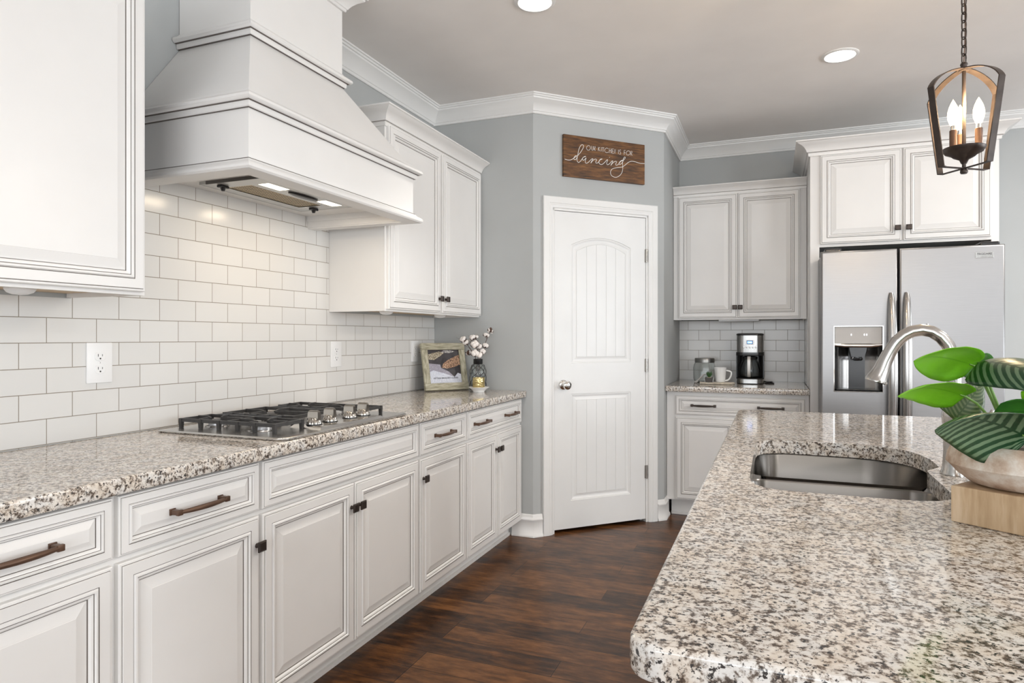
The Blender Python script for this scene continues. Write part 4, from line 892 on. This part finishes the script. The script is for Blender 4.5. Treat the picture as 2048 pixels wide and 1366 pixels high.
# ================================================================== SMALL THINGS
def outlet(y0, y1, z0, z1, label):
    q = MB(); q.box(0.0037, 0.0095, y0, y1, z0, z1, bev=0.0022); o = tag(obj('wall_outlet', q, OUTLETM, smooth=30), label, 'outlet', 'white wall outlets')
    cy_, cz_ = (y0 + y1) / 2, (z0 + z1) / 2
    for s_ in (-1, 1):
        zc = cz_ + s_ * 0.0215; q = MB(); q.loft([[(x_, cy_ + 0.0185 * k_ * math.copysign(abs(math.cos(a)) ** 0.6, math.cos(a)), zc + 0.0150 * k_ * math.copysign(abs(math.sin(a)) ** 0.8, math.sin(a))) for a in [2 * PI * j / 24 for j in range(24)]] for x_, k_ in ((0.0080, 1.0), (0.0108, 1.0), (0.0114, 0.95))], 0, True, True, True)
        rcp = part('receptacle', q, OUTLETM, o)
        q = MB(); q.box(0.0112, 0.0117, cy_ - 0.0085, cy_ - 0.0065, zc - 0.001, zc + 0.008); q.box(0.0112, 0.0117, cy_ + 0.0062, cy_ + 0.0080, zc + 0.000, zc + 0.007); q.tube([(0.0110, cy_, zc - 0.0075), (0.0118, cy_, zc - 0.0075)], 0.0028, 10); part('slots', q, SLOT, rcp)
    q = MB(); q.lathe([(0.003, 0), (0.002, 0.001)], n=10, M=Matrix.Translation((0.0095, cy_, cz_)) @ Matrix.Rotation(PI / 2, 4, 'Y')); part('screw', q, CHROME, o)
outlet(1.473, 1.562, 1.097, 1.231, 'white double outlet on the tiles left of the cooktop')
outlet(2.746, 2.834, 1.097, 1.228, 'white double outlet on the tiles between cooktop and picture frame')
outlet(3.545, 3.630, 1.097, 1.228, 'white outlet half hidden behind the wooden picture frame')

# wooden sign over the pantry door
sg = thing('wall_sign', 'stained wood sign with white lettering above the pantry door', 'sign', tuple(DO + DU * 0.51 + Vector((0, 0, 2.41))))
q = MB(); q.box(0.205, 0.819, 2.275, 2.542, 0.0008, 0.020, bev=0.0015); q.xf(MD); sb_ = part('sign_board', q, SIGNW, sg)
TXT = [[(0.384, 2.4882), (0.3726, 2.4786), (0.3714, 2.4652), (0.3802, 2.4572), (0.3915, 2.4592), (0.4003, 2.4695), (0.3995, 2.4817), (0.3915, 2.488), (0.384, 2.4882)], [(0.4094, 2.4884), (0.4094, 2.4645), (0.4148, 2.4598), (0.4209, 2.4652), (0.4209, 2.4884)], [(0.4285, 2.4614), (0.4285, 2.4873), (0.4369, 2.4876), (0.4377, 2.4784), (0.4293, 2.4751), (0.4377, 2.4611)], [(0.4584, 2.4607), (0.46, 2.4876)], [(0.4708, 2.4875), (0.4607, 2.4753), (0.4731, 2.461)], [(0.4816, 2.461), (0.4816, 2.4874)], [(0.4862, 2.4866), (0.504, 2.4866)], [(0.4947, 2.4866), (0.4947, 2.4591)], [(0.534, 2.4847), (0.5223, 2.488), (0.5106, 2.481), (0.5056, 2.4687), (0.5126, 2.4594), (0.5242, 2.4574), (0.5351, 2.4626)], [(0.5418, 2.4876), (0.5418, 2.4566)], [(0.5555, 2.4878), (0.5555, 2.4568)], [(0.5418, 2.4734), (0.5555, 2.4736)], [(0.5751, 2.4873), (0.5633, 2.4873), (0.5633, 2.4577), (0.5751, 2.4576)], [(0.5633, 2.4732), (0.5735, 2.473)], [(0.579, 2.4581), (0.5806, 2.4872), (0.5885, 2.4578), (0.59, 2.487)], [(0.6121, 2.4868), (0.6121, 2.4583)], [(0.6312, 2.4862), (0.6232, 2.4873), (0.6193, 2.4798), (0.6304, 2.4692), (0.6296, 2.4596), (0.6185, 2.459)], [(0.6558, 2.4584), (0.6566, 2.4884), (0.6678, 2.4883)], [(0.6566, 2.4735), (0.6662, 2.4732)], [(0.6882, 2.4886), (0.6762, 2.4811), (0.6722, 2.4687), (0.6782, 2.4602), (0.6902, 2.4595), (0.7015, 2.4686), (0.7023, 2.4806), (0.6963, 2.4874), (0.6882, 2.4886)], [(0.7083, 2.4601), (0.7091, 2.4889), (0.7184, 2.4885), (0.7184, 2.4773), (0.7095, 2.4746), (0.72, 2.46)]]
DAN = [[(0.2122, 2.3819), (0.2325, 2.3786), (0.2547, 2.3809), (0.2713, 2.3899), (0.2918, 2.4053), (0.2993, 2.4126), (0.2881, 2.4098), (0.2788, 2.3973), (0.2825, 2.3862), (0.2955, 2.3909), (0.3067, 2.4135), (0.3255, 2.4353), (0.3443, 2.4638), (0.3499, 2.4809), (0.3424, 2.4883), (0.3292, 2.4818), (0.3161, 2.4573), (0.3086, 2.4268), (0.303, 2.3999), (0.303, 2.3802), (0.3124, 2.3713), (0.3255, 2.3793), (0.3367, 2.3937), (0.348, 2.4081), (0.3669, 2.4161), (0.3556, 2.4138), (0.3424, 2.4009), (0.3443, 2.3895), (0.3556, 2.3924), (0.3688, 2.407), (0.3631, 2.3899), (0.3631, 2.375), (0.3745, 2.3729), (0.3896, 2.3844), (0.4087, 2.403), (0.4201, 2.4059), (0.4106, 2.3916), (0.403, 2.3759), (0.4163, 2.3922), (0.4354, 2.4059), (0.4469, 2.4021), (0.4392, 2.388), (0.445, 2.3803), (0.4584, 2.3867), (0.4738, 2.405), (0.4893, 2.4117), (0.4758, 2.4102), (0.4642, 2.394), (0.4681, 2.3793), (0.4854, 2.3761), (0.5048, 2.3899), (0.5242, 2.4104), (0.5301, 2.4077), (0.5223, 2.39), (0.5281, 2.3789), (0.5437, 2.3873), (0.5594, 2.404), (0.5692, 2.4085), (0.5633, 2.3944), (0.5535, 2.3765), (0.5672, 2.3931), (0.5869, 2.407), (0.5987, 2.4048), (0.5908, 2.3905), (0.5948, 2.3825), (0.6106, 2.3892), (0.6264, 2.4078), (0.6463, 2.4217), (0.6304, 2.415), (0.6165, 2.3982), (0.6224, 2.3904), (0.6383, 2.4005), (0.6542, 2.4243), (0.6662, 2.4392), (0.6602, 2.4436), (0.6503, 2.4306), (0.6443, 2.4029), (0.6463, 2.3657), (0.6363, 2.3342), (0.6145, 2.3118), (0.5869, 2.3023), (0.5594, 2.3115), (0.5515, 2.3326), (0.5633, 2.3539), (0.5948, 2.3656), (0.6383, 2.3751), (0.6622, 2.3894), (0.6862, 2.409), (0.7103, 2.4207), (0.7386, 2.4213), (0.7792, 2.4153), (0.8222, 2.4164)], [(0.5429, 2.4299), (0.5453, 2.4274)]]
LETW = paint('lettering_white', (0.80, 0.78, 0.74), 0.6)
def smooth_line(P, n=4):
    out = []
    for i in range(len(P) - 1):
        p0 = Vector(P[max(i - 1, 0)]); p1 = Vector(P[i]); p2 = Vector(P[i + 1]); p3 = Vector(P[min(i + 2, len(P) - 1)])
        for j in range(n):
            t = j / n; out.append(0.5 * ((2 * p1) + (p2 - p0) * t + (2 * p0 - 5 * p1 + 4 * p2 - p3) * t * t + (3 * p1 - p0 - 3 * p2 + p3) * t ** 3))
    out.append(Vector(P[-1])); return out
q = MB()
for st in DAN:
    P = [(max(0.2065, min(0.8175, a)), b_, 0.0203) for a, b_ in st]; q.tube(smooth_line(P), 0.00165, 6)
for st in TXT: q.tube([(a, b_, 0.0203) for a, b_ in st], 0.0013, 6)
q.v = [Vector((v.x, v.y, 0.0200 + (v.z - 0.0203) * 0.35 + 0.0003)) for v in q.v]; q.xf(MD); part('lettering', q, LETW, sb_, smooth=60)

# picture frame leaning in the corner
th_ = math.radians(15); fo = Vector((0.121, 3.525, 0.9147)); fu = Vector((0.608, 0.794, 0)).normalized(); fn = Vector((fu.y, -fu.x, 0)); fv = (Vector((0, 0, 1)) * math.cos(th_) - fn * math.sin(th_)); fw = fn * math.cos(th_) + Vector((0, 0, 1)) * math.sin(th_)
fo = fo + Vector((0, 0, 0.025 * math.sin(th_)))
MF = Matrix(((fu.x, fv.x, fw.x, fo.x), (fu.y, fv.y, fw.y, fo.y), (fu.z, fv.z, fw.z, fo.z), (0, 0, 0, 1)))
FWd, FH = 0.298, 0.302
fr = thing('picture_frame', 'whitewashed wooden picture frame with a bread photograph leaning in the counter corner', 'picture frame', tuple(fo))
for a in ((0.001, 0.041, 0.0455, FH - 0.0425, -0.024, -0.005), (FWd - 0.040, FWd - 0.001, 0.0455, FH - 0.0425, -0.024, -0.005), (0, FWd, 0, 0.045, -0.025, 0.0), (0, FWd, FH - 0.042, FH, -0.025, 0.0)):
    q = MB(); q.box(*a, bev=0.002); q.xf(MF); part('frame_rail', q, FRAMEW if a[2] in (0, FH - 0.042) else FRAMEV, fr)
q = MB(); q.box(0.035, FWd - 0.032, 0.037, FH - 0.034, -0.018, -0.014); q.xf(MF)
pic = part('photo_print', q, paint('print_dark', (0.035, 0.030, 0.035), 0.35, 0.3, 20), fr)
def flat(poly, z, mat, name):
    q = MB(); q.prism(poly, z, z + 0.0002); q.xf(MF); part(name, q, mat, pic)
def spk(name, a, b_, c_): 
    m, nt, b = newmat(name); n = noise_n(nt, coords(nt), 160, 4, 0.7); r = ramp(nt, n, [(0.42, a), (0.52, b_), (0.62, c_)]); lk(nt, r.outputs[0], b.inputs['Base Color']); b.inputs['Roughness'].default_value = 0.4; return m
x0_, x1_, y0_, y1_ = 0.043, FWd - 0.040, 0.045, FH - 0.042
fx = lambda a: x0_ + a * (x1_ - x0_); fy = lambda a: y0_ + a * (y1_ - y0_)
flat([(fx(0), fy(0)), (fx(1), fy(0)), (fx(1), fy(.26)), (fx(.9), fy(.3)), (fx(.78), fy(.18)), (fx(.45), fy(.30)), (fx(.12), fy(.39)), (fx(0), fy(.34))], -0.0138, spk('print_cloth', (0.55, 0.57, 0.66), (0.66, 0.68, 0.76), (0.74, 0.76, 0.82)), 'print_area')
flat([(fx(0), fy(.34)), (fx(.12), fy(.39)), (fx(.45), fy(.30)), (fx(.78), fy(.18)), (fx(.62), fy(.34)), (fx(.38), fy(.46)), (fx(.36), fy(.56)), (fx(0), fy(.60))], -0.0137, spk('print_table', (0.28, 0.26, 0.31), (0.36, 0.34, 0.40), (0.42, 0.40, 0.46)), 'print_area')
flat([(fx(.40), fy(.47)), (fx(.55), fy(.44)), (fx(.75), fy(.46)), (fx(1), fy(.55)), (fx(1), fy(.84)), (fx(.86), fy(.80)), (fx(.6), fy(.68)), (fx(.45), fy(.58))], -0.0136, spk('print_crust', (0.10, 0.055, 0.035), (0.38, 0.20, 0.11), (0.70, 0.48, 0.32)), 'print_area')
flat([(fx(0), fy(.72)), (fx(.18), fy(.70)), (fx(.40), fy(.82)), (fx(.55), fy(.93)), (fx(.35), fy(.95)), (fx(.12), fy(.90)), (fx(0), fy(.86))], -0.0135, spk('print_seeds', (0.10, 0.07, 0.05), (0.45, 0.38, 0.26), (0.75, 0.70, 0.55)), 'print_area')
flat([(fx(.42), fy(.92)), (fx(.70), fy(.90)), (fx(.88), fy(.95)), (fx(.7), fy(.99)), (fx(.5), fy(.99))], -0.0134, spk('print_flowers', (0.12, 0.10, 0.12), (0.40, 0.38, 0.36), (0.75, 0.73, 0.68)), 'print_area')
text_mesh('ARTISAN BREADERY CLASSES', 0.0130, MF @ Matrix.Translation(((x0_ + x1_) / 2, fy(.135), -0.0133)), INK, pic, bold=0.0002)
q = MB(); q.box(0.08, 0.22, 0.06, 0.068, -0.026, -0.0255); 

# vase, cotton, dish, candle
vz = Vector((0.370, 3.745))
vs_ = thing('vase', 'glass bottle vase wrapped in dark wire net with black neck, holding cotton stems', 'vase', (vz.x, vz.y, 0.9145))
q = MB(); q.lathe([(0.036, 0.9147), (0.046, 0.919), (0.050, 0.930), (0.050, 1.035), (0.047, 1.058), (0.036, 1.075), (0.027, 1.082), (0.026, 1.110), (0.0245, 1.110), (0.0250, 1.083), (0.034, 1.073), (0.0445, 1.057), (0.0475, 1.034), (0.0475, 0.932), (0.040, 0.920), (0.002, 0.919)], (vz.x, vz.y, 0), 36, cap1=True); part('glass_body', q, GLASS, vs_, smooth=50)
q = MB(); q.lathe([(0.0268, 1.080), (0.0280, 1.082), (0.0280, 1.112), (0.0262, 1.113)], (vz.x, vz.y, 0), 30, cap0=False, cap1=False)
for i in range(6): q.tube([(vz.x + 0.0285 * math.cos(a), vz.y + 0.0285 * math.sin(a), 1.085 + i * 0.005) for a in [2 * PI * j / 20 for j in range(21)]], 0.0022, 6)
part('neck_wrap', q, BLACKP, vs_, smooth=50)
q = MB(); NW = 8
def vr(z): return 0.0515 if z < 1.035 else 0.0515 - 0.016 * ((z - 1.035) / 0.045) ** 1.5
for s_ in (-1, 1):
    for i in range(NW):
        pts = []
        for j in range(25):
            t = j / 24; z = 0.922 + (1.080 - 0.922) * t; wob = 0.18 * math.sin(t * PI * 7.0); a = 2 * PI * i / NW + s_ * (t * 3.5 * 2 * PI / NW + wob * 0.5) ; r_ = vr(z); pts.append((vz.x + r_ * math.cos(a), vz.y + r_ * math.sin(a), z))
        q.tube(pts, 0.0013, 5)
part('wire_net', q, paint('wire_dark', (0.035, 0.035, 0.04), 0.5), vs_, smooth=60)
BROWN = paint('cotton_husk', (0.09, 0.045, 0.03), 0.7, 0.3, 40); FLUFF = paint('cotton_fluff', (0.82, 0.77, 0.73), 0.95, 0.05, 40, bumpy=0.5, bscale=120)
BOLLS = [(0.33, 3.623, 1.23, 1), (0.341, 3.638, 1.211, 1), (0.369, 3.67, 1.239, 1), (0.375, 3.705, 1.243, .8), (0.403, 3.63, 1.199, 1.25), (0.411, 3.666, 1.186, 1), (0.347, 3.661, 1.147, .9), (0.402, 3.63, 1.149, 1.1), (0.424, 3.638, 1.139, 1.1), (0.423, 3.692, 1.154, 1), (0.426, 3.725, 1.188, 1), (0.423, 3.746, 1.252, 1), (0.447, 3.756, 1.284, 1), (0.348, 3.690, 1.228, .7)]
groups = [((0, 1, 6, 13), 'leftmost cotton stem in the vase, bending over the picture frame'), ((2, 3, 4, 5, 7, 8), 'thick middle cotton stem crowded with white bolls in the vase'), ((9, 10, 11, 12), 'tallest cotton stem in the vase, reaching up at the right')]
for gi, (idx, lab) in enumerate(groups):
    st = thing('cotton_stem', lab, 'cotton stem', (vz.x, vz.y, 0.925), 'cotton stems in the vase')
    root_p = Vector((vz.x + (gi - 1) * 0.012, vz.y + (gi - 1) * 0.008, 0.924)); neck = Vector((vz.x + (gi - 1) * 0.010, vz.y + (gi - 1) * 0.004, 1.105)); q = MB(); top_i = max(idx, key=lambda i: BOLLS[i][2])
    tp = Vector(BOLLS[top_i][:3]); main = [root_p, root_p.lerp(neck, 0.5), neck, neck.lerp(tp, 0.35) + Vector((0, 0, 0.012)), neck.lerp(tp, 0.7) + Vector((0, 0, 0.008)), tp]
    main = [Vector(p) for p in smooth_line([tuple(p) for p in main], 3)]; q.tube(main, 0.0018, 6)
    for i in idx:
        bp = Vector(BOLLS[i][:3])
        if i != top_i:
            k_ = min(range(7, len(main)), key=lambda kk: (main[kk] - bp).length + max(0, main[kk].z - bp.z + 0.015) * 3); a0 = main[k_]; q.tube([a0, a0.lerp(bp, 0.5) + Vector((0, 0, -0.004)), bp], 0.0013, 6)
    if gi < 2:
        for k_ in range(3): a0 = main[10 + k_ * 2]; q.tube([a0, a0 + Vector((-0.03 - 0.01 * k_, -0.02, 0.025))], [0.0012, 0.0004], 5)
    part('twig', q, BROWN, st, smooth=60)
    for i in idx:
        x, y, z, sc_ = BOLLS[i]; rd = 0.0165 * sc_; dirv = Vector((x - neck.x, y - neck.y, (z - neck.z) * 0.7 + 0.03)).normalized(); rnd = random.Random(i)
        q = MB(); dark = i in (12, 6)
        for k_ in range(4):
            a = k_ * PI / 2 + rnd.random(); o_ = Vector((math.cos(a), math.sin(a), 0)); o_ = (o_ - dirv * o_.dot(dirv)).normalized()
            if not dark: q.sphere(Vector((x, y, z)) + dirv * rd * 0.7 + o_ * rd * 0.52, rd * 0.75, rd * 0.75, rd * 0.8, 10, 7, 0)
            elif k_ < 3: q.sphere(Vector((x, y, z)) + dirv * rd * 0.3 + o_ * rd * 0.6, rd * 0.55, rd * 0.55, rd * 0.8, 10, 7, 0)
        if dark: q.sphere(Vector((x, y, z)) + dirv * rd * 0.8, rd * 0.6, rd * 0.6, rd * 0.95, 10, 7, 1)
        for k_ in range(5):
            a = k_ * 2 * PI / 5 + rnd.random() * 0.5; o_ = Vector((math.cos(a), math.sin(a), 0.0)); o_ = (o_ - dirv * o_.dot(dirv)).normalized(); sd_ = dirv.cross(o_); p0 = Vector((x, y, z)) - dirv * rd * 0.2
            p1 = p0 + o_ * rd * 1.05 + dirv * rd * 0.30; p2 = p0 + o_ * rd * 1.5 + dirv * rd * 1.25
            q.add([p0 + sd_ * rd * .2, p0 - sd_ * rd * .2, p1 - sd_ * rd * .5, p1 + sd_ * rd * .5, p2], [(0, 1, 2, 3), (3, 2, 4)], 1)
        part('cotton_boll', q, [FLUFF, BROWN], st, smooth=50)
dc = Vector((0.427, 3.632))
q = MB(); q.lathe([(0.034, 0.9147), (0.036, 0.922), (0.046, 0.932), (0.062, 0.9425), (0.065, 0.945), (0.064, 0.9465), (0.058, 0.945), (0.044, 0.936), (0.030, 0.933), (0.002, 0.933)], (dc.x, dc.y, 0), 40)
tag(obj('small_dish', q, PORC, smooth=50), 'little white footed dish under the gold candle cup', 'dish')
gm, nt, bb = newmat('hammered_gold'); vo = node(nt, 'ShaderNodeTexVoronoi'); vo.inputs['Scale'].default_value = 90; lk(nt, coords(nt), vo.inputs[0]); bb.inputs['Base Color'].default_value = (0.62, 0.50, 0.24, 1); bb.inputs['Metallic'].default_value = 1; bb.inputs['Roughness'].default_value = 0.28; bump(nt, bb, vo.outputs[0], 0.5, 0.003)
q = MB(); q.lathe([(0.029, 0.9335), (0.034, 0.937), (0.0375, 0.948), (0.0370, 1.003), (0.0355, 1.003), (0.0360, 0.948), (0.030, 0.940), (0.002, 0.940)], (dc.x, dc.y, 0), 36)
cc = tag(obj('candle_holder', q, gm, smooth=50), 'hammered gold candle cup on the white dish in front of the vase', 'candle holder')
q = MB(); q.lathe([(0.0355, 0.9405), (0.0355, 0.985), (0.003, 0.984)], (dc.x, dc.y, 0), 24); cw = part('wax', q, paint('wax', (0.85, 0.80, 0.68), 0.5), cc)

# --- coffee corner
jar = thing('glass_jar', 'squat clear glass jar with a dull metal lid on the back counter', 'jar', (1.615, 5.120, 0.9145))
def sq(r_, z, e=0.55, n=32, c=(1.615, 5.120)): return [(c[0] + r_ * math.copysign(abs(math.cos(a)) ** e, math.cos(a)), c[1] + r_ * math.copysign(abs(math.sin(a)) ** e, math.sin(a)), z) for a in [2 * PI * j / n for j in range(n)]]
q = MB(); q.loft([sq(0.062, 0.9147), sq(0.074, 0.922), sq(0.080, 0.945), sq(0.081, 1.020), sq(0.076, 1.048, 0.7), sq(0.068, 1.058, 1), sq(0.066, 1.066, 1), sq(0.064, 1.066, 1), sq(0.066, 1.056, 1), sq(0.073, 1.046, 0.7), sq(0.078, 1.019), sq(0.077, 0.945), sq(0.070, 0.925), sq(0.02, 0.921)], 0, True, True, True); part('jar_body', q, GLASS, jar, smooth=50)
q = MB(); q.lathe([(0.0715, 1.059), (0.0720, 1.064), (0.0720, 1.088), (0.0690, 1.0925), (0.002, 1.0935)], (1.615, 5.120, 0), 36, cap0=False); part('jar_lid', q, paint('lid_pewter', (0.36, 0.355, 0.34), 0.35, metal=0.9), jar, smooth=40)
CL_ = paint('linen', (0.78, 0.71, 0.60), 0.9, 0.12, 60, bumpy=0.4, bscale=400)
def cloth(c, L, Wd, rot, z0, layers):
    q = MB(); M = Matrix.Translation((c[0], c[1], 0)) @ Matrix.Rotation(rot, 4, 'Z')
    for k_ in range(layers):
        rg = []
        for i in range(13):
            t = i / 12; x = -L / 2 + L * t; w_ = Wd / 2 * (1 - 0.06 * k_); zb = z0 + k_ * 0.006 + 0.0012 * math.sin(7 * t * PI + k_)
            zb = max(z0 + k_ * 0.0055, zb); dy = 0.004 * math.sin(3 * t * PI + k_ * 2)
            rg.append([M @ Vector(p) for p in ((x, -w_ + dy, zb), (x, -w_ - 0.003 + dy, zb + 0.0025), (x, -w_ + dy, zb + 0.005), (x, w_ + dy, zb + 0.005), (x, w_ + dy, zb))])
        q.loft(rg, 0, True, True, True)
    return q
tag(obj('folded_napkin', cloth((1.660, 4.895), 0.115, 0.10, 0.10, 0.9150, 2), CL_, smooth=60), 'folded beige napkin under the tiny succulent pot', 'napkin', 'folded napkins beside the coffee maker')
tag(obj('folded_napkin', cloth((1.772, 4.905), 0.125, 0.11, -0.12, 0.9150, 2), CL_, smooth=60), 'folded beige napkin under the white coffee mug', 'napkin', 'folded napkins beside the coffee maker')
q = MB(); mc = (1.742, 4.925); q.lathe([(0.030, 0.928), (0.0325, 0.930), (0.0350, 0.945), (0.0420, 1.020), (0.0450, 1.032), (0.0435, 1.033), (0.0400, 1.020), (0.0330, 0.946), (0.0300, 0.936), (0.002, 0.935)], (mc[0], mc[1], 0), 36)
mug = tag(obj('coffee_mug', q, PORC, smooth=50), 'tall white coffee mug with angular handle beside the coffee maker', 'mug')
q = MB(); q.tube(smooth_line([(mc[0] + 0.037, mc[1], 1.012), (mc[0] + 0.060, mc[1], 1.008), (mc[0] + 0.0745, mc[1], 0.998), (mc[0] + 0.072, mc[1], 0.972), (mc[0] + 0.056, mc[1], 0.945), (mc[0] + 0.033, mc[1], 0.938)], 4), 0.0058, 10); part('handle', q, PORC, mug, smooth=60)
sc_ = thing('succulent_pot', 'tiny dark square pot with a green succulent and white wire edges on the napkin', 'plant', (1.668, 4.895, 0.928))
q = MB(); q.loft([[(1.668 + sx * a, 4.895 + sy * a, z) for sx, sy in ((-1, -1), (1, -1), (1, 1), (-1, 1))] for a, z in ((0.0255, 0.928), (0.029, 0.960), (0.026, 0.960), (0.024, 0.950))], 0, True, True, True); part('pot', q, paint('slate_pot', (0.075, 0.07, 0.068), 0.7), sc_)
q = MB()
for sx in (-1, 1):
    for sy in (-1, 1): q.tube([(1.668 + sx * 0.0265, 4.895 + sy * 0.0265, 0.928), (1.668 + sx * 0.0315, 4.895 + sy * 0.0315, 0.966)], 0.0011, 6)
part('wire_edge', q, PORC, sc_)
q = MB(); q.lathe([(0.022, 0.955), (0.012, 0.962), (0.002, 0.963)], (1.668, 4.895, 0), 14); part('gravel', q, paint('gravel', (0.55, 0.46, 0.30), 0.9, 0.3, 80, bumpy=0.6), sc_)
q = MB()
for k_ in range(12):
    a = k_ * 2.4; lean = 0.35 + 0.55 * (k_ / 12); h_ = 0.044 * (1.1 - 0.4 * k_ / 12); d = Vector((math.cos(a) * lean, math.sin(a) * lean, 1)).normalized(); p = Vector((1.668, 4.895, 0.960)); q.tube([p, p + d * h_ * 0.5, p + d * h_ * 0.85, p + d * h_], [0.0040, 0.0058, 0.0036, 0.0005], 7)
part('succulent', q, paint('succulent_green', (0.035, 0.10, 0.025), 0.5), sc_, smooth=60)
q = MB(); p0, p1 = Vector((1.585, 4.935, 0.935)), Vector((1.628, 4.930, 0.980)); q.tube([p0, p1], [0.0045, 0.0050], 10); q.tube([p1, p1 + Vector((0.016, 0, 0.002))], [0.0046, 0.0040], 10); q.tube([Vector((1.578, 4.936, 0.928)), p0], [0.009, 0.0046], 10)
q.sphere((1.570, 4.938, 0.9235), 0.012, 0.010, 0.0088, 12, 8)
tag(obj('mini_watering_spout', q, paint('grey_spout', (0.50, 0.48, 0.46), 0.6), smooth=50), 'small pale grey angled spout standing in front of the glass jar', 'ornament')

cfm = thing('coffee_maker', 'black and steel drip coffee maker with blue display and glass carafe', 'coffee maker', (1.940, 5.05, 0.9145))
def dshape(wd, y0_, y1_, z, r_=0.05, n=9):
    x0c, x1c = 1.940 - wd / 2, 1.940 + wd / 2; return [(x, y, z) for x, y in rc(x0c, y0_, x1c, y1_, (r_, r_, 0.012, 0.012), n)]
def solid_(name, lv, mat, root_=cfm, sm=35):
    q = MB(); q.loft([dshape(*a) for a in lv], 0, True, True, True); return part(name, q, mat, root_, smooth=sm)
solid_('base', [(0.176, 4.962, 5.19, 0.9148), (0.180, 4.960, 5.19, 0.917), (0.180, 4.960, 5.19, 0.921)], BLACKP)
solid_('base_band', [(0.180, 4.960, 5.19, 0.921), (0.180, 4.960, 5.19, 0.950)], CFM)
solid_('hot_plate_rim', [(0.186, 4.957, 5.19, 0.950), (0.190, 4.955, 5.192, 0.954), (0.188, 4.956, 5.19, 0.957)], BLACKP)
solid_('rear_tank', [(0.190, 5.085, 5.195, 0.957), (0.190, 5.085, 5.195, 1.140)], BLACKP)
q = MB()
for s_ in (-1, 1): q.box(1.940 + s_ * 0.095 - (0.008 if s_ > 0 else 0), 1.940 + s_ * 0.095 + (0.008 if s_ < 0 else 0), 5.005, 5.09, 0.957, 1.14, bev=0.002)
part('side_cheek', q, BLACKP, cfm)
solid_('brew_collar', [(0.190, 4.955, 5.192, 1.118), (0.192, 4.954, 5.193, 1.124), (0.190, 4.955, 5.192, 1.1415)], BLACKP)
hd = solid_('control_head', [(0.180, 4.960, 5.19, 1.1415), (0.182, 4.959, 5.19, 1.20), (0.180, 4.960, 5.19, 1.262)], CFM)
solid_('lid', [(0.180, 4.960, 5.19, 1.262), (0.186, 4.957, 5.192, 1.266), (0.184, 4.958, 5.19, 1.274), (0.160, 4.975, 5.18, 1.278)], BLACKP)
q = MB(); q.box(1.912, 1.970, 4.9575, 4.9595, 1.196, 1.230, bev=0.0006); part('display_bezel', q, paint('bezel_silver', (0.6, 0.6, 0.6), 0.35, metal=0.5), hd)
q = MB(); q.box(1.919, 1.961, 4.9565, 4.9578, 1.200, 1.226); q2_ = part('display_border', q, paint('display_navy', (0.01, 0.03, 0.12), 0.2), hd)
q = MB(); q.box(1.9235, 1.9565, 4.9558, 4.9566, 1.205, 1.221); part('display', q, emit('display_blue', (0.16, 0.36, 1.0), 1.6), hd)
text_mesh('12:00', 0.0125, face_y(1.940, 4.9555, 1.2085), emit('digits', (0.75, 0.85, 1.0), 1.5), hd)
for k_ in range(5):
    q = MB(); xk = 1.940 + (k_ - 2) * 0.0205; q.lathe([(0.0066, 0), (0.0066, 0.003)], n=16, mi=1, M=Matrix.Translation((xk, 4.9602, 1.178)) @ Matrix.Rotation(PI / 2, 4, 'X')); q.lathe([(0.0048, 0.002), (0.0046, 0.0048), (0.002, 0.0052)], n=16, mi=0, M=Matrix.Translation((xk, 4.9602, 1.178)) @ Matrix.Rotation(PI / 2, 4, 'X')); part('button', q, [CHROME, BLACKP], hd, smooth=40)
cfx = (1.940, 5.030)
q = MB(); q.lathe([(0.050, 0.958), (0.066, 0.962), (0.073, 0.985), (0.072, 1.020), (0.062, 1.060), (0.050, 1.082), (0.048, 1.092), (0.046, 1.092), (0.048, 1.080), (0.060, 1.058), (0.069, 1.020), (0.070, 0.986), (0.063, 0.966), (0.002, 0.963)], (cfx[0], cfx[1], 0), 36); car = part('carafe', q, glass('carafe_glass', (0.75, 0.78, 0.78), 0.02, 1.45), cfm, smooth=50)
q = MB(); q.lathe([(0.050, 1.090), (0.052, 1.096), (0.052, 1.108), (0.030, 1.114), (0.002, 1.114)], (cfx[0], cfx[1], 0), 30); part('carafe_lid', q, BLACKP, car, smooth=40)
q = MB(); q.strip(smooth_line([(1.935, 4.985, 1.108), (1.935, 4.958, 1.110), (1.935, 4.940, 1.095), (1.935, 4.938, 1.03), (1.935, 4.942, 0.985), (1.935, 4.952, 0.972), (1.935, 4.962, 0.968)], 4), (1, 0, 0), 0.020, 0.008, 0)
part('carafe_handle', q, paint('handle_pale_steel', (0.62, 0.60, 0.57), 0.35, metal=0.4), car, smooth=40)
q = MB(); q.tube(smooth_line([(2.022, 5.19, 0.925), (2.050, 5.175, 0.920), (2.085, 5.120, 0.9185), (2.100, 5.060, 0.9185), (2.075, 5.040, 0.9185), (2.045, 5.070, 0.9185), (2.060, 5.110, 0.9230), (2.090, 5.150, 0.9225), (2.060, 5.200, 0.9185), (2.030, 5.250, 0.9185)], 5), 0.0038, 8); part('power_cord', q, BLACKP, cfm, smooth=60)
